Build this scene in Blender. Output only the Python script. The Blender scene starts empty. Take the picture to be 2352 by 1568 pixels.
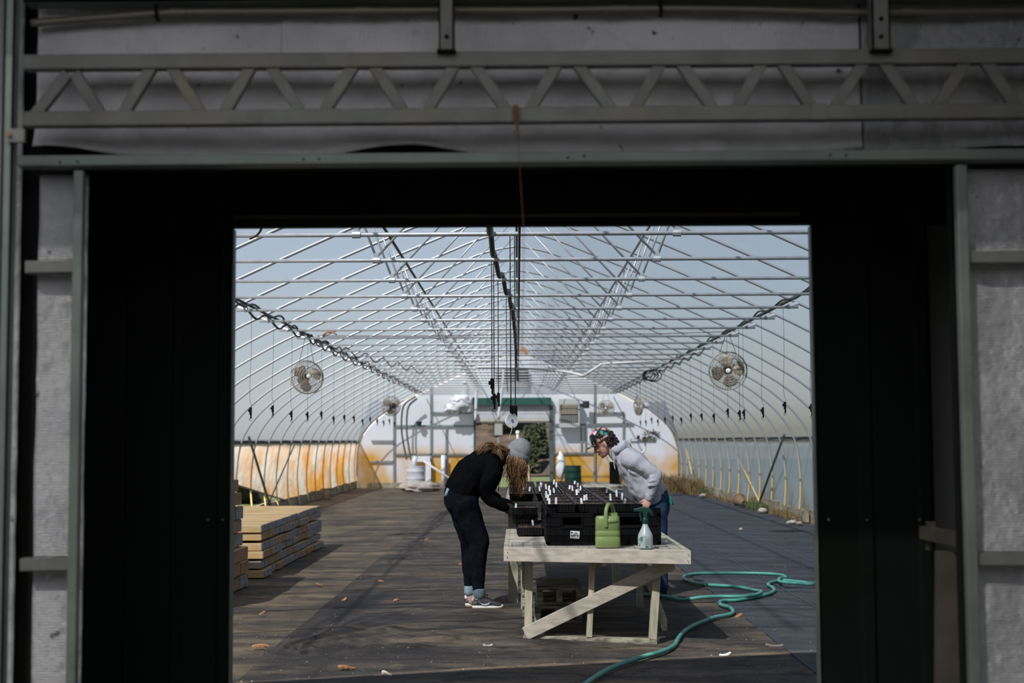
import bpy, math, random
from mathutils import Vector, Matrix, Euler, noise
random.seed(7)
V = Vector
scene = bpy.context.scene
col = scene.collection
PI = math.pi

# ------------------------------------------------------------------ camera (50 mm, frame 2352 x 1568)
FPX = 2352 * 50 / 36
EYE = 1.5
ALPHA, YAW, ROLL = math.atan(228 / FPX), 12 / FPX, -.0055
RC = Matrix.Rotation(YAW, 3, 'Z') @ Matrix.Rotation(PI / 2 + ALPHA, 3, 'X') @ Matrix.Rotation(ROLL, 3, 'Z')
cam_d = bpy.data.cameras.new('camera')
cam_d.lens = 50; cam_d.sensor_width = 36
cam_d.dof.use_dof = True; cam_d.dof.focus_distance = 11.6; cam_d.dof.aperture_fstop = 2.6
cam_d.clip_end = 800
cam_o = bpy.data.objects.new('camera', cam_d); col.objects.link(cam_o)
cam_o.matrix_world = Matrix.Translation((0, 0, EYE)) @ RC.to_4x4()
scene.camera = cam_o
CAM = V((0, 0, EYE))

def ray(px, py): return RC @ V(((px - 1176) / FPX, -(py - 784) / FPX, -1))
def P(px, py, Y):                      # world point seen at a pixel, at distance Y down the house
    d = ray(px, py); return CAM + d * (Y / d.y)
def F(px, py, z=0.0):                  # world point seen at a pixel, on a level plane
    d = ray(px, py); return CAM + d * ((z - EYE) / d.z)

# ------------------------------------------------------------------ materials
def newmat(name):
    m = bpy.data.materials.new(name); m.use_nodes = True
    nt = m.node_tree; nt.nodes.clear()
    out = nt.nodes.new('ShaderNodeOutputMaterial')
    return m, nt, out
def N(nt, t, **kw):
    n = nt.nodes.new(t)
    for k, v in kw.items():
        if k in n.inputs: n.inputs[k].default_value = v
        else: setattr(n, k, v)
    return n
def c4(c): return (c[0], c[1], c[2], 1)
def coords(nt, scale=(1, 1, 1), rot=(0, 0, 0)):
    tc = N(nt, 'ShaderNodeTexCoord'); mp = N(nt, 'ShaderNodeMapping')
    mp.inputs['Scale'].default_value = scale; mp.inputs['Rotation'].default_value = rot
    nt.links.new(tc.outputs['Object'], mp.inputs['Vector'])
    return mp.outputs['Vector']
def noise_fac(nt, vec, scale, lo=.35, hi=.65, detail=5, rough=.6):
    n = N(nt, 'ShaderNodeTexNoise'); n.inputs['Scale'].default_value = scale
    n.inputs['Detail'].default_value = detail; n.inputs['Roughness'].default_value = rough
    nt.links.new(vec, n.inputs['Vector'])
    r = N(nt, 'ShaderNodeMapRange'); r.inputs['From Min'].default_value = lo; r.inputs['From Max'].default_value = hi
    nt.links.new(n.outputs['Fac'], r.inputs['Value'])
    return r.outputs['Result']
def mixc(nt, fac, a, b):
    m = N(nt, 'ShaderNodeMix', data_type='RGBA')
    if isinstance(fac, (int, float)): m.inputs[0].default_value = fac
    else: nt.links.new(fac, m.inputs[0])
    for s, v in ((6, a), (7, b)):
        if isinstance(v, tuple): m.inputs[s].default_value = c4(v)
        else: nt.links.new(v, m.inputs[s])
    return m.outputs[2]
def mth(nt, op, a, b=None):
    m = N(nt, 'ShaderNodeMath', operation=op)
    for s, v in ((0, a), (1, b)):
        if v is None: continue
        if isinstance(v, (int, float)): m.inputs[s].default_value = v
        else: nt.links.new(v, m.inputs[s])
    return m.outputs[0]
def bump(nt, h, strength, dist=.01):
    b = N(nt, 'ShaderNodeBump'); b.inputs['Strength'].default_value = strength; b.inputs['Distance'].default_value = dist
    nt.links.new(h, b.inputs['Height']); return b.outputs['Normal']
def mat(name, c, rough=.6, metal=0., c2=None, ns=8., lo=.4, hi=.65, stretch=(1, 1, 1), b=0., bs=60., bd=.004, spec=.4, sub=0, c3=None, ns3=3.):
    m, nt, out = newmat(name)
    p = N(nt, 'ShaderNodeBsdfPrincipled')
    p.inputs['Roughness'].default_value = rough; p.inputs['Metallic'].default_value = metal
    p.inputs['Specular IOR Level'].default_value = spec
    if sub: p.inputs['Subsurface Weight'].default_value = sub; p.inputs['Subsurface Radius'].default_value = (.02, .008, .005)
    p.inputs['Base Color'].default_value = c4(c)
    vec = coords(nt, stretch)
    if c2:
        o = mixc(nt, noise_fac(nt, vec, ns, lo, hi), c, c2)
        if c3: o = mixc(nt, noise_fac(nt, vec, ns3, .5, .72), o, c3)
        nt.links.new(o, p.inputs['Base Color'])
    if b:
        n = N(nt, 'ShaderNodeTexNoise'); n.inputs['Scale'].default_value = bs; n.inputs['Detail'].default_value = 4
        nt.links.new(vec, n.inputs['Vector'])
        nt.links.new(bump(nt, n.outputs['Fac'], b, bd), p.inputs['Normal'])
    nt.links.new(p.outputs[0], out.inputs[0])
    return m
def film(name, clear, tint=(.86, .9, .95), diff=.3, stain=None, lo=.5, hi=.7, ns=.6, zr=None, stretch=(1, 1, 1), bstr=.25, bsc=2.5, white=(.9, .92, .95), yr=None):
    """hazy greenhouse plastic: part clear, part translucent, part matt; stain = colour of old algae and rust marks"""
    m, nt, out = newmat(name)
    tr = N(nt, 'ShaderNodeBsdfTransparent'); tr.inputs[0].default_value = c4(tint)
    tl = N(nt, 'ShaderNodeBsdfTranslucent'); df = N(nt, 'ShaderNodeBsdfDiffuse')
    gl = N(nt, 'ShaderNodeBsdfGlossy'); gl.inputs['Roughness'].default_value = .3
    cc = white
    vec = coords(nt, stretch)
    clr = clear
    if stain:
        fac = noise_fac(nt, vec, ns, lo, hi, 3, .55)
        sep = N(nt, 'ShaderNodeSeparateXYZ'); tc = N(nt, 'ShaderNodeTexCoord'); nt.links.new(tc.outputs['Object'], sep.inputs[0])
        for rng, ax in ((zr, 2), (yr, 1)):
            if rng:
                a = N(nt, 'ShaderNodeMapRange'); a.inputs['From Min'].default_value = rng[0]; a.inputs['From Max'].default_value = rng[1]
                nt.links.new(sep.outputs[ax], a.inputs['Value'])
                fac = mth(nt, 'MULTIPLY', fac, a.outputs[0])
        cc = mixc(nt, fac, white, stain)
        clr = mth(nt, 'MULTIPLY', mth(nt, 'SUBTRACT', 1.0, mth(nt, 'MULTIPLY', fac, .8)), clear)
    for n in (tl, df):
        if isinstance(cc, tuple): n.inputs['Color'].default_value = c4(cc)
        else: nt.links.new(cc, n.inputs['Color'])
    nz = N(nt, 'ShaderNodeTexNoise'); nz.inputs['Scale'].default_value = bsc; nz.inputs['Detail'].default_value = 3
    nt.links.new(vec, nz.inputs['Vector'])
    nb = bump(nt, nz.outputs['Fac'], bstr, .2)
    nt.links.new(nb, gl.inputs['Normal']); nt.links.new(nb, df.inputs['Normal']); nt.links.new(nb, tl.inputs['Normal'])
    m1 = N(nt, 'ShaderNodeMixShader'); m1.inputs[0].default_value = diff
    nt.links.new(tl.outputs[0], m1.inputs[1]); nt.links.new(df.outputs[0], m1.inputs[2])
    m2 = N(nt, 'ShaderNodeMixShader'); m2.inputs[0].default_value = .05
    nt.links.new(m1.outputs[0], m2.inputs[1]); nt.links.new(gl.outputs[0], m2.inputs[2])
    m3 = N(nt, 'ShaderNodeMixShader')
    if isinstance(clr, (int, float)): m3.inputs[0].default_value = clr
    else: nt.links.new(clr, m3.inputs[0])
    nt.links.new(m2.outputs[0], m3.inputs[1]); nt.links.new(tr.outputs[0], m3.inputs[2])
    nt.links.new(m3.outputs[0], out.inputs[0])
    return m

M = {}
M['roof_film'] = film('roof_film', .5, bstr=.05, white=(.20, .235, .305), tint=(.47, .52, .61), diff=.2)
M['side_film'] = film('side_film', .09, tint=(.8, .85, .92), white=(.52, .56, .66), bstr=.12, stain=(.30, .24, .12), zr=(.75, .15), ns=1.2, lo=.45, hi=.7)
M['stained_film'] = film('stained_film', .12, tint=(.85, .82, .72), stain=(.58, .27, .05), zr=(1.75, 1.0), yr=(24.5, 29), ns=.75, lo=.35, hi=.58, stretch=(1, .7, 1.1), white=(.56, .54, .54))
M['end_film'] = film('end_film', .07, diff=.75, white=(.95, .93, .97), stain=(.78, .40, .05), zr=(1.45, 1.0), ns=.55, lo=.27, hi=.46, bsc=1.2, bstr=.15)
M['added_skylight'] = film('added_skylight', .15, tint=(.8, .8, .8))
M['galv'] = mat('galvanised_pipe', (.56, .565, .57), .4, .4, (.44, .45, .46), 9, b=.1, bs=80)
M['galv_dark'] = mat('weathered_pipe', (.16, .18, .18), .45, .5, (.08, .10, .10), 12)
def hoop_mat():
    m, nt, out = newmat('hoop_pipe')
    p = N(nt, 'ShaderNodeBsdfPrincipled'); p.inputs['Roughness'].default_value = .4; p.inputs['Metallic'].default_value = .5
    tc = N(nt, 'ShaderNodeTexCoord'); sep = N(nt, 'ShaderNodeSeparateXYZ'); nt.links.new(tc.outputs['Object'], sep.inputs[0])
    a = N(nt, 'ShaderNodeMapRange'); a.inputs['From Min'].default_value = 1.25; a.inputs['From Max'].default_value = .6
    nt.links.new(sep.outputs[2], a.inputs['Value'])
    vec = coords(nt)
    f1 = mth(nt, 'MULTIPLY', a.outputs[0], noise_fac(nt, vec, 2.2, .25, .5))
    nt.links.new(mixc(nt, f1, (.50, .51, .52), (.62, .42, .16)), p.inputs['Base Color'])
    nt.links.new(mth(nt, 'SUBTRACT', .5, mth(nt, 'MULTIPLY', f1, .5)), p.inputs['Metallic'])
    nt.links.new(p.outputs[0], out.inputs[0]); return m
M['hoop'] = hoop_mat()
M['wood'] = mat('weathered_pine', (.60, .515, .41), .75, 0, (.42, .36, .28), 5, stretch=(1, 6, 6), b=.3, bs=30, c3=(.36, .33, .26), ns3=2.2)
M['wood_y'] = mat('weathered_pine_upright', (.56, .50, .37), .75, 0, (.36, .33, .22), 5, stretch=(6, 6, 1), b=.3, bs=30, c3=(.30, .32, .18), ns3=2)
M['wood_rot'] = mat('weathered_pine_sill', (.42, .38, .27), .85, 0, (.10, .085, .06), 6, stretch=(1, 5, 5), b=.4, bs=40)
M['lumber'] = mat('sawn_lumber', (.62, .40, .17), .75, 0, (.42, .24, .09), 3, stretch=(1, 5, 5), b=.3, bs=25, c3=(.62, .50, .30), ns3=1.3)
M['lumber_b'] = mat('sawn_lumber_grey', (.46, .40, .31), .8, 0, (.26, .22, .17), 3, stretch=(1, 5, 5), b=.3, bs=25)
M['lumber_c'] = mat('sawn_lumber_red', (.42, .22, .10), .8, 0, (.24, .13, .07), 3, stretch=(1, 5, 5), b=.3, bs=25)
M['lumber_end'] = mat('grey_cut_end', (.30, .31, .30), .85, 0, (.14, .13, .12), 9, b=.3, bs=40)
M['black_plastic'] = mat('black_plastic', (.004, .004, .0045), .4, 0, (.006, .006, .007), 30, spec=.14)
M['tray_plastic'] = mat('tray_plastic', (.010, .010, .0105), .35, spec=.25)
M['soil'] = mat('potting_soil', (.06, .036, .022), .95, 0, (.20, .11, .055), 60, .45, .7, b=1, bs=140, bd=.01)
M['tag'] = mat('white_tag', (.85, .86, .88), .5)
M['green_can'] = mat('green_plastic', (.215, .285, .095), .42, 0, (.195, .255, .085), 6, b=.04, bs=200)
M['bottle'] = mat('milky_plastic', (.42, .45, .44), .35, sub=.1)
M['dark_green'] = mat('dark_green_plastic', (.008, .05, .035), .35)
M['print'] = mat('green_print', (.03, .16, .12), .6)
M['print_black'] = mat('black_print', (.05, .05, .05), .6)
M['label'] = mat('paper_label', (.80, .80, .80), .6)
M['hose'] = mat('teal_hose', (.10, .36, .285), .45, 0, (.075, .28, .225), 5)
M['black_hose'] = mat('black_hose', (.012, .013, .013), .5)
M['black_cord'] = mat('black_cord', (.01, .01, .01), .7)
M['red_cord'] = mat('red_cord', (.09, .03, .028), .9)
M['white_pvc'] = mat('white_pipe', (.75, .73, .70), .5)
M['steel_green'] = mat('green_grey_steel', (.105, .13, .125), .5, .2, (.08, .10, .096), 5, b=.1, bs=60, c3=(.14, .165, .155), ns3=2.)
M['truss'] = mat('grey_painted_steel', (.115, .122, .12), .55, .2, (.085, .09, .088), 7, b=.15, bs=60, c3=(.125, .108, .09), ns3=2.7)
M['rust'] = mat('rusty_steel', (.12, .075, .05), .8, .2, (.2, .1, .05), 20)
M['conduit'] = mat('dull_conduit', (.13, .12, .10), .4, .4)
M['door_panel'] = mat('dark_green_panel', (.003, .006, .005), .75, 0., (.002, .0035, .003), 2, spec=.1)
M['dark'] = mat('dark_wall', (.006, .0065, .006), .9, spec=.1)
M['dim_board'] = mat('dim_board', (.045, .038, .033), .8, 0, (.03, .025, .022), 6)
M['shed_wall'] = mat('shed_wall', (.32, .33, .34), .8)
M['concrete'] = mat('concrete', (.22, .21, .2), .9, 0, (.16, .15, .14), 3)
def insulation(name, horiz):
    """dull foil bubble insulation: fine ribs, dents and bright pits"""
    m, nt, out = newmat(name)
    p = N(nt, 'ShaderNodeBsdfPrincipled'); p.inputs['Roughness'].default_value = .45; p.inputs['Metallic'].default_value = .2
    vec = coords(nt)
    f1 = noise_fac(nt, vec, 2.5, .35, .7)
    base = mixc(nt, f1, (.40, .41, .455), (.28, .29, .33)) if horiz else mixc(nt, f1, (.74, .73, .80), (.52, .52, .58))  # level-ribbed foil darker, upright foil brighter: the wall's light falloff put into colour
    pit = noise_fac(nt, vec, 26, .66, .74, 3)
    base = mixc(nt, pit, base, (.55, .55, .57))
    hole = noise_fac(nt, coords(nt, (1, 1, 1), (0, 0, 1)), 17, .70, .74, 2)
    base = mixc(nt, hole, base, (.05, .05, .05))
    nt.links.new(base, p.inputs['Base Color'])
    w = N(nt, 'ShaderNodeTexWave', bands_direction='Z' if horiz else 'X'); w.inputs['Scale'].default_value = 32 if horiz else 46
    w.inputs['Distortion'].default_value = 1.2; w.inputs['Detail'].default_value = 1.5
    nt.links.new(vec, w.inputs['Vector'])
    big = N(nt, 'ShaderNodeTexNoise'); big.inputs['Scale'].default_value = 5; nt.links.new(vec, big.inputs['Vector'])
    dn = N(nt, 'ShaderNodeTexNoise'); dn.inputs['Scale'].default_value = 24; dn.inputs['Detail'].default_value = 3; nt.links.new(vec, dn.inputs['Vector'])
    h = mth(nt, 'ADD', mth(nt, 'MULTIPLY', w.outputs['Fac'], .25), mth(nt, 'ADD', mth(nt, 'MULTIPLY', big.outputs['Fac'], 3), mth(nt, 'MULTIPLY', dn.outputs['Fac'], 1.2)))
    nt.links.new(bump(nt, h, .9, .014), p.inputs['Normal']); base = mixc(nt, mth(nt, 'MULTIPLY', w.outputs['Fac'], .3), base, (.17, .17, .18)); nt.links.new(base, p.inputs['Base Color'])
    nt.links.new(p.outputs[0], out.inputs[0]); return m
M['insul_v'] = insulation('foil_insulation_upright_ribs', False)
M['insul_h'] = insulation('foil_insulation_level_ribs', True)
def ground_mat(name, base, tan, dark, fan=None, tanlo=.5, tanhi=.75, spec=.05):
    m, nt, out = newmat(name)
    p = N(nt, 'ShaderNodeBsdfPrincipled'); p.inputs['Roughness'].default_value = .7; p.inputs['Specular IOR Level'].default_value = spec
    v1 = coords(nt, (.35, 1.3, 1)); v2 = coords(nt, (1, 1, 1)); v3 = coords(nt, (.9, .25, 1))
    c = mixc(nt, noise_fac(nt, v1, 2.2, .38, .68, 6, .65), base, dark)
    c = mixc(nt, noise_fac(nt, v1, 1.5, tanlo, tanhi, 7, .68), c, tan)
    c = mixc(nt, noise_fac(nt, v3, 1.1, .50, .70, 5), c, dark); c = mixc(nt, noise_fac(nt, coords(nt, (.5, .9, 1), (0, 0, .5)), 5.5, .5, .66, 6, .7), c, dark)
    c = mixc(nt, mth(nt, 'MULTIPLY', noise_fac(nt, coords(nt, (.7, 1.2, 1)), 36, .5, .7, 4, .7), .45), c, dark)
    c = mixc(nt, mth(nt, 'MULTIPLY', noise_fac(nt, v2, 48, .66, .74, 2), .7), c, (.30, .25, .19))
    if fan:      # clean dark cloth where the wrinkles radiate from one pinched point
        sp = N(nt, 'ShaderNodeSeparateXYZ'); tc = N(nt, 'ShaderNodeTexCoord'); nt.links.new(tc.outputs['Object'], sp.inputs[0])
        dx = mth(nt, 'SUBTRACT', sp.outputs[0], fan[0]); dy = mth(nt, 'SUBTRACT', sp.outputs[1], fan[1])
        an = mth(nt, 'ARCTAN2', dy, dx); r = mth(nt, 'SQRT', mth(nt, 'ADD', mth(nt, 'MULTIPLY', dx, dx), mth(nt, 'MULTIPLY', dy, dy)))
        cb = N(nt, 'ShaderNodeCombineXYZ'); nt.links.new(mth(nt, 'MULTIPLY', an, 14.), cb.inputs[0]); nt.links.new(mth(nt, 'MULTIPLY', r, .35), cb.inputs[1])
        st = noise_fac(nt, cb.outputs[0], 1.0, .36, .62, 4, .6)
        def mr(v, a, b):
            m_ = N(nt, 'ShaderNodeMapRange'); m_.inputs['From Min'].default_value = a; m_.inputs['From Max'].default_value = b; nt.links.new(v, m_.inputs['Value']); return m_.outputs[0]
        band = mth(nt, 'MULTIPLY', mth(nt, 'MULTIPLY', mr(an, .55, 1.2), mr(an, 1.66, 1.56)), mr(r, 4.6, 1.2))
        edge = mth(nt, 'MULTIPLY', mth(nt, 'MULTIPLY', mr(an, 1.34, 1.46), mr(an, 1.66, 1.58)), mr(r, 9., 3.))
        fac = mth(nt, 'MAXIMUM', mth(nt, 'MULTIPLY', band, st), mth(nt, 'MULTIPLY', edge, mth(nt, 'ADD', .35, mth(nt, 'MULTIPLY', st, .6))))
        c = mixc(nt, mth(nt, 'MULTIPLY', fac, .92), c, (.022, .022, .024))
    nt.links.new(c, p.inputs['Base Color'])
    n = N(nt, 'ShaderNodeTexNoise'); n.inputs['Scale'].default_value = 14; n.inputs['Detail'].default_value = 7; n.inputs['Roughness'].default_value = .7
    nt.links.new(coords(nt, (.6, 1.6, 1)), n.inputs['Vector'])
    nt.links.new(bump(nt, n.outputs['Fac'], .55, .02), p.inputs['Normal'])
    nt.links.new(p.outputs[0], out.inputs[0]); return m
FAN = F(618, 1505)
M['floor'] = ground_mat('dirty_brown_cloth', (.105, .088, .071), (.28, .20, .12), (.05, .043, .038), tanlo=.42, tanhi=.68)
M['mid_cloth'] = ground_mat('worn_black_cloth', (.105, .090, .077), (.27, .20, .125), (.035, .032, .031), fan=FAN, tanlo=.47, tanhi=.74)
M['blue_cloth'] = ground_mat('blue_grey_cloth', (.078, .082, .089), (.115, .108, .10), (.046, .050, .057), tanlo=.55, tanhi=.8, spec=.12)
M['grass'] = mat('lawn', (.055, .08, .028), .9, 0, (.085, .10, .04), 2, b=.4, bs=20)
M['hill'] = mat('leaf_litter', (.042, .030, .022), .95, 0, (.012, .010, .007), 2.2, b=.8, bs=3, c3=(.08, .058, .044), ns3=1.1)
M['bark'] = mat('bark', (.10, .075, .055), .9, 0, (.06, .045, .03), 4)
M['evergreen'] = mat('evergreen', (.014, .020, .008), .9, 0, (.03, .035, .014), 2)
M['twigs'] = mat('bare_twigs', (.05, .036, .028), .9, 0, (.13, .095, .07), 2)
M['dry_weed'] = mat('dry_weeds', (.22, .14, .055), .9, 0, (.10, .06, .025), 6)
M['green_weed'] = mat('green_weeds', (.06, .10, .025), .8, 0, (.10, .13, .04), 6)
M['chip'] = mat('wood_chip', (.50, .22, .09), .85, 0, (.38, .18, .08), 12)
M['speck'] = mat('pale_litter', (.27, .22, .17), .9, 0, (.25, .2, .15), 30)
M['terracotta'] = mat('brown_pot', (.22, .14, .085), .8, 0, (.15, .1, .06), 6)
M['stone'] = mat('pale_stone', (.48, .42, .36), .9, 0, (.34, .29, .24), 6, b=.4, bs=20)
M['curb'] = mat('curb_board', (.34, .29, .20), .85, 0, (.18, .15, .10), 2, stretch=(4, 1, 4), c3=(.44, .40, .30), ns3=.8)
M['hipboard'] = mat('hip_board', (.16, .155, .11), .8, 0, (.09, .10, .08), 1.5)
M['white_plastic'] = mat('white_plastic', (.85, .84, .84), .45, 0, (.72, .71, .72), 3, b=.5, bs=8, bd=.03)
M['white_barrel'] = mat('grey_white_drum', (.62, .63, .65), .5, 0, (.48, .49, .52), 4)
M['green_drum'] = mat('dark_green_drum', (.008, .040, .030), .4)
M['fan_wire'] = mat('pale_wire', (.50, .47, .41), .5, .3, (.40, .33, .22), 5)
M['fan_blade'] = mat('dusty_blade', (.42, .36, .26), .5, .3, (.26, .2, .12), 6)
M['fan_white'] = mat('white_hub', (.85, .85, .85), .4)
M['motor'] = mat('dark_motor', (.03, .03, .03), .5)
M['louver'] = mat('vent_slat', (.42, .40, .36), .6)
M['louver_dark'] = mat('vent_dark', (.03, .03, .032), .8)
M['green_trim'] = mat('green_trim', (.025, .10, .075), .5)
M['door_white'] = mat('roller_curtain', (.60, .60, .60), .55, 0, (.5, .5, .51), 3)
M['bar'] = mat('endwall_bar', (.26, .29, .28), .5, .4)
# people
M['skin'] = mat('skin', (.58, .33, .24), .5, 0, (.52, .27, .19), 14, sub=.12)
M['lip'] = mat('lip', (.40, .15, .13), .5)
M['eye'] = mat('eye', (.55, .52, .50), .2)
M['iris'] = mat('iris', (.03, .02, .012), .2)
M['black_knit'] = mat('black_knit', (.0045, .0045, .005), .95, 0, (.006, .006, .0065), 40, b=.5, bs=180, bd=.004, spec=.0)
M['jeans'] = mat('dark_jeans', (.005, .006, .009), .9, 0, (.008, .010, .014), 20, b=.4, bs=160, bd=.004, spec=.03)
M['blue_jeans'] = mat('blue_jeans', (.018, .036, .075), .85, 0, (.03, .055, .11), 8, b=.3, bs=160, bd=.003, spec=.2)
M['cuff'] = mat('turned_denim', (.27, .35, .40), .9, 0, (.20, .27, .32), 30, b=.3, bs=200)
M['beanie'] = mat('grey_knit', (.25, .25, .255), .95, 0, (.21, .21, .215), 25, b=.5, bs=150, bd=.006, spec=.15)
M['hoodie'] = mat('heather_grey_fleece', (.46, .45, .48), .95, 0, (.425, .42, .45), 30, b=.3, bs=120, bd=.004, spec=.15)
M['white_cloth'] = mat('white_cloth', (.8, .79, .78), .9)
M['glove'] = mat('black_glove', (.012, .012, .013), .7)
M['glove_red'] = mat('red_palm', (.45, .07, .06), .6)
M['shoe'] = mat('charcoal_mesh', (.035, .035, .037), .7, 0, (.05, .05, .052), 60, b=.4, bs=300)
M['shoe_grey'] = mat('grey_suede', (.11, .105, .10), .8)
M['swoosh'] = mat('silver_grey', (.45, .46, .48), .45)
M['sole_white'] = mat('white_sole', (.75, .74, .72), .6)
M['sole_gum'] = mat('gum_sole', (.62, .42, .25), .6)
M['teal_cloth'] = mat('teal_cloth', (.015, .17, .16), .85)
M['dark_hair'] = mat('dark_curly_hair', (.022, .012, .010), .6, 0, (.05, .025, .02), 40, b=.8, bs=70, bd=.02)
def hair_mat():
    m, nt, out = newmat('dark_blond_hair')
    p = N(nt, 'ShaderNodeBsdfPrincipled'); p.inputs['Roughness'].default_value = .45
    at = N(nt, 'ShaderNodeVertexColor'); at.layer_name = 'tone'
    r = N(nt, 'ShaderNodeValToRGB'); e = r.color_ramp.elements
    e[0].color = (.035, .018, .009, 1); e[1].color = (.55, .34, .14, 1)
    x = e.new(.5); x.color = (.20, .095, .036, 1)
    nt.links.new(at.outputs['Color'], r.inputs[0]); nt.links.new(r.outputs[0], p.inputs['Base Color'])
    nt.links.new(p.outputs[0], out.inputs[0]); return m
M['hair'] = hair_mat()
def floral():
    m, nt, out = newmat('floral_print')
    p = N(nt, 'ShaderNodeBsdfPrincipled'); p.inputs['Roughness'].default_value = .85
    tc = N(nt, 'ShaderNodeTexCoord'); nz = N(nt, 'ShaderNodeTexNoise'); nz.inputs['Scale'].default_value = 30
    nt.links.new(tc.outputs['Object'], nz.inputs['Vector'])
    add = N(nt, 'ShaderNodeMix', data_type='VECTOR'); add.inputs[0].default_value = .035
    nt.links.new(tc.outputs['Object'], add.inputs[4]); nt.links.new(nz.outputs['Color'], add.inputs[5])
    vo = N(nt, 'ShaderNodeTexVoronoi'); vo.inputs['Scale'].default_value = 27; nt.links.new(add.outputs[1], vo.inputs['Vector'])
    sp = N(nt, 'ShaderNodeSeparateColor'); nt.links.new(vo.outputs['Color'], sp.inputs[0])
    r = N(nt, 'ShaderNodeValToRGB'); r.color_ramp.interpolation = 'CONSTANT'
    stops = [(0, (.62, .10, .10)), (.2, (.72, .22, .26)), (.36, (.01, .012, .014)), (.5, (.02, .28, .23)), (.66, (.78, .42, .24)), (.8, (.80, .45, .48)), (.9, (.012, .02, .02))]
    e = r.color_ramp.elements
    e[0].color = c4(stops[0][1]); e[1].position = stops[1][0]; e[1].color = c4(stops[1][1])
    for pos, c in stops[2:]: x = e.new(pos); x.color = c4(c)
    nt.links.new(sp.outputs[0], r.inputs[0])
    # pale hearts of the flowers and dark leaf gaps
    d = vo.outputs['Distance']
    g = N(nt, 'ShaderNodeMapRange'); g.inputs['From Min'].default_value = .34; g.inputs['From Max'].default_value = .18; nt.links.new(d, g.inputs['Value'])
    c = mixc(nt, mth(nt, 'MULTIPLY', g.outputs[0], .55), r.outputs[0], (.85, .55, .3))
    k = N(nt, 'ShaderNodeMapRange'); k.inputs['From Min'].default_value = .58; k.inputs['From Max'].default_value = .68; nt.links.new(d, k.inputs['Value'])
    c = mixc(nt, k.outputs[0], c, (.008, .02, .02))
    nt.links.new(c, p.inputs['Base Color']); nt.links.new(p.outputs[0], out.inputs[0]); return m
M['floral'] = floral()

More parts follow.
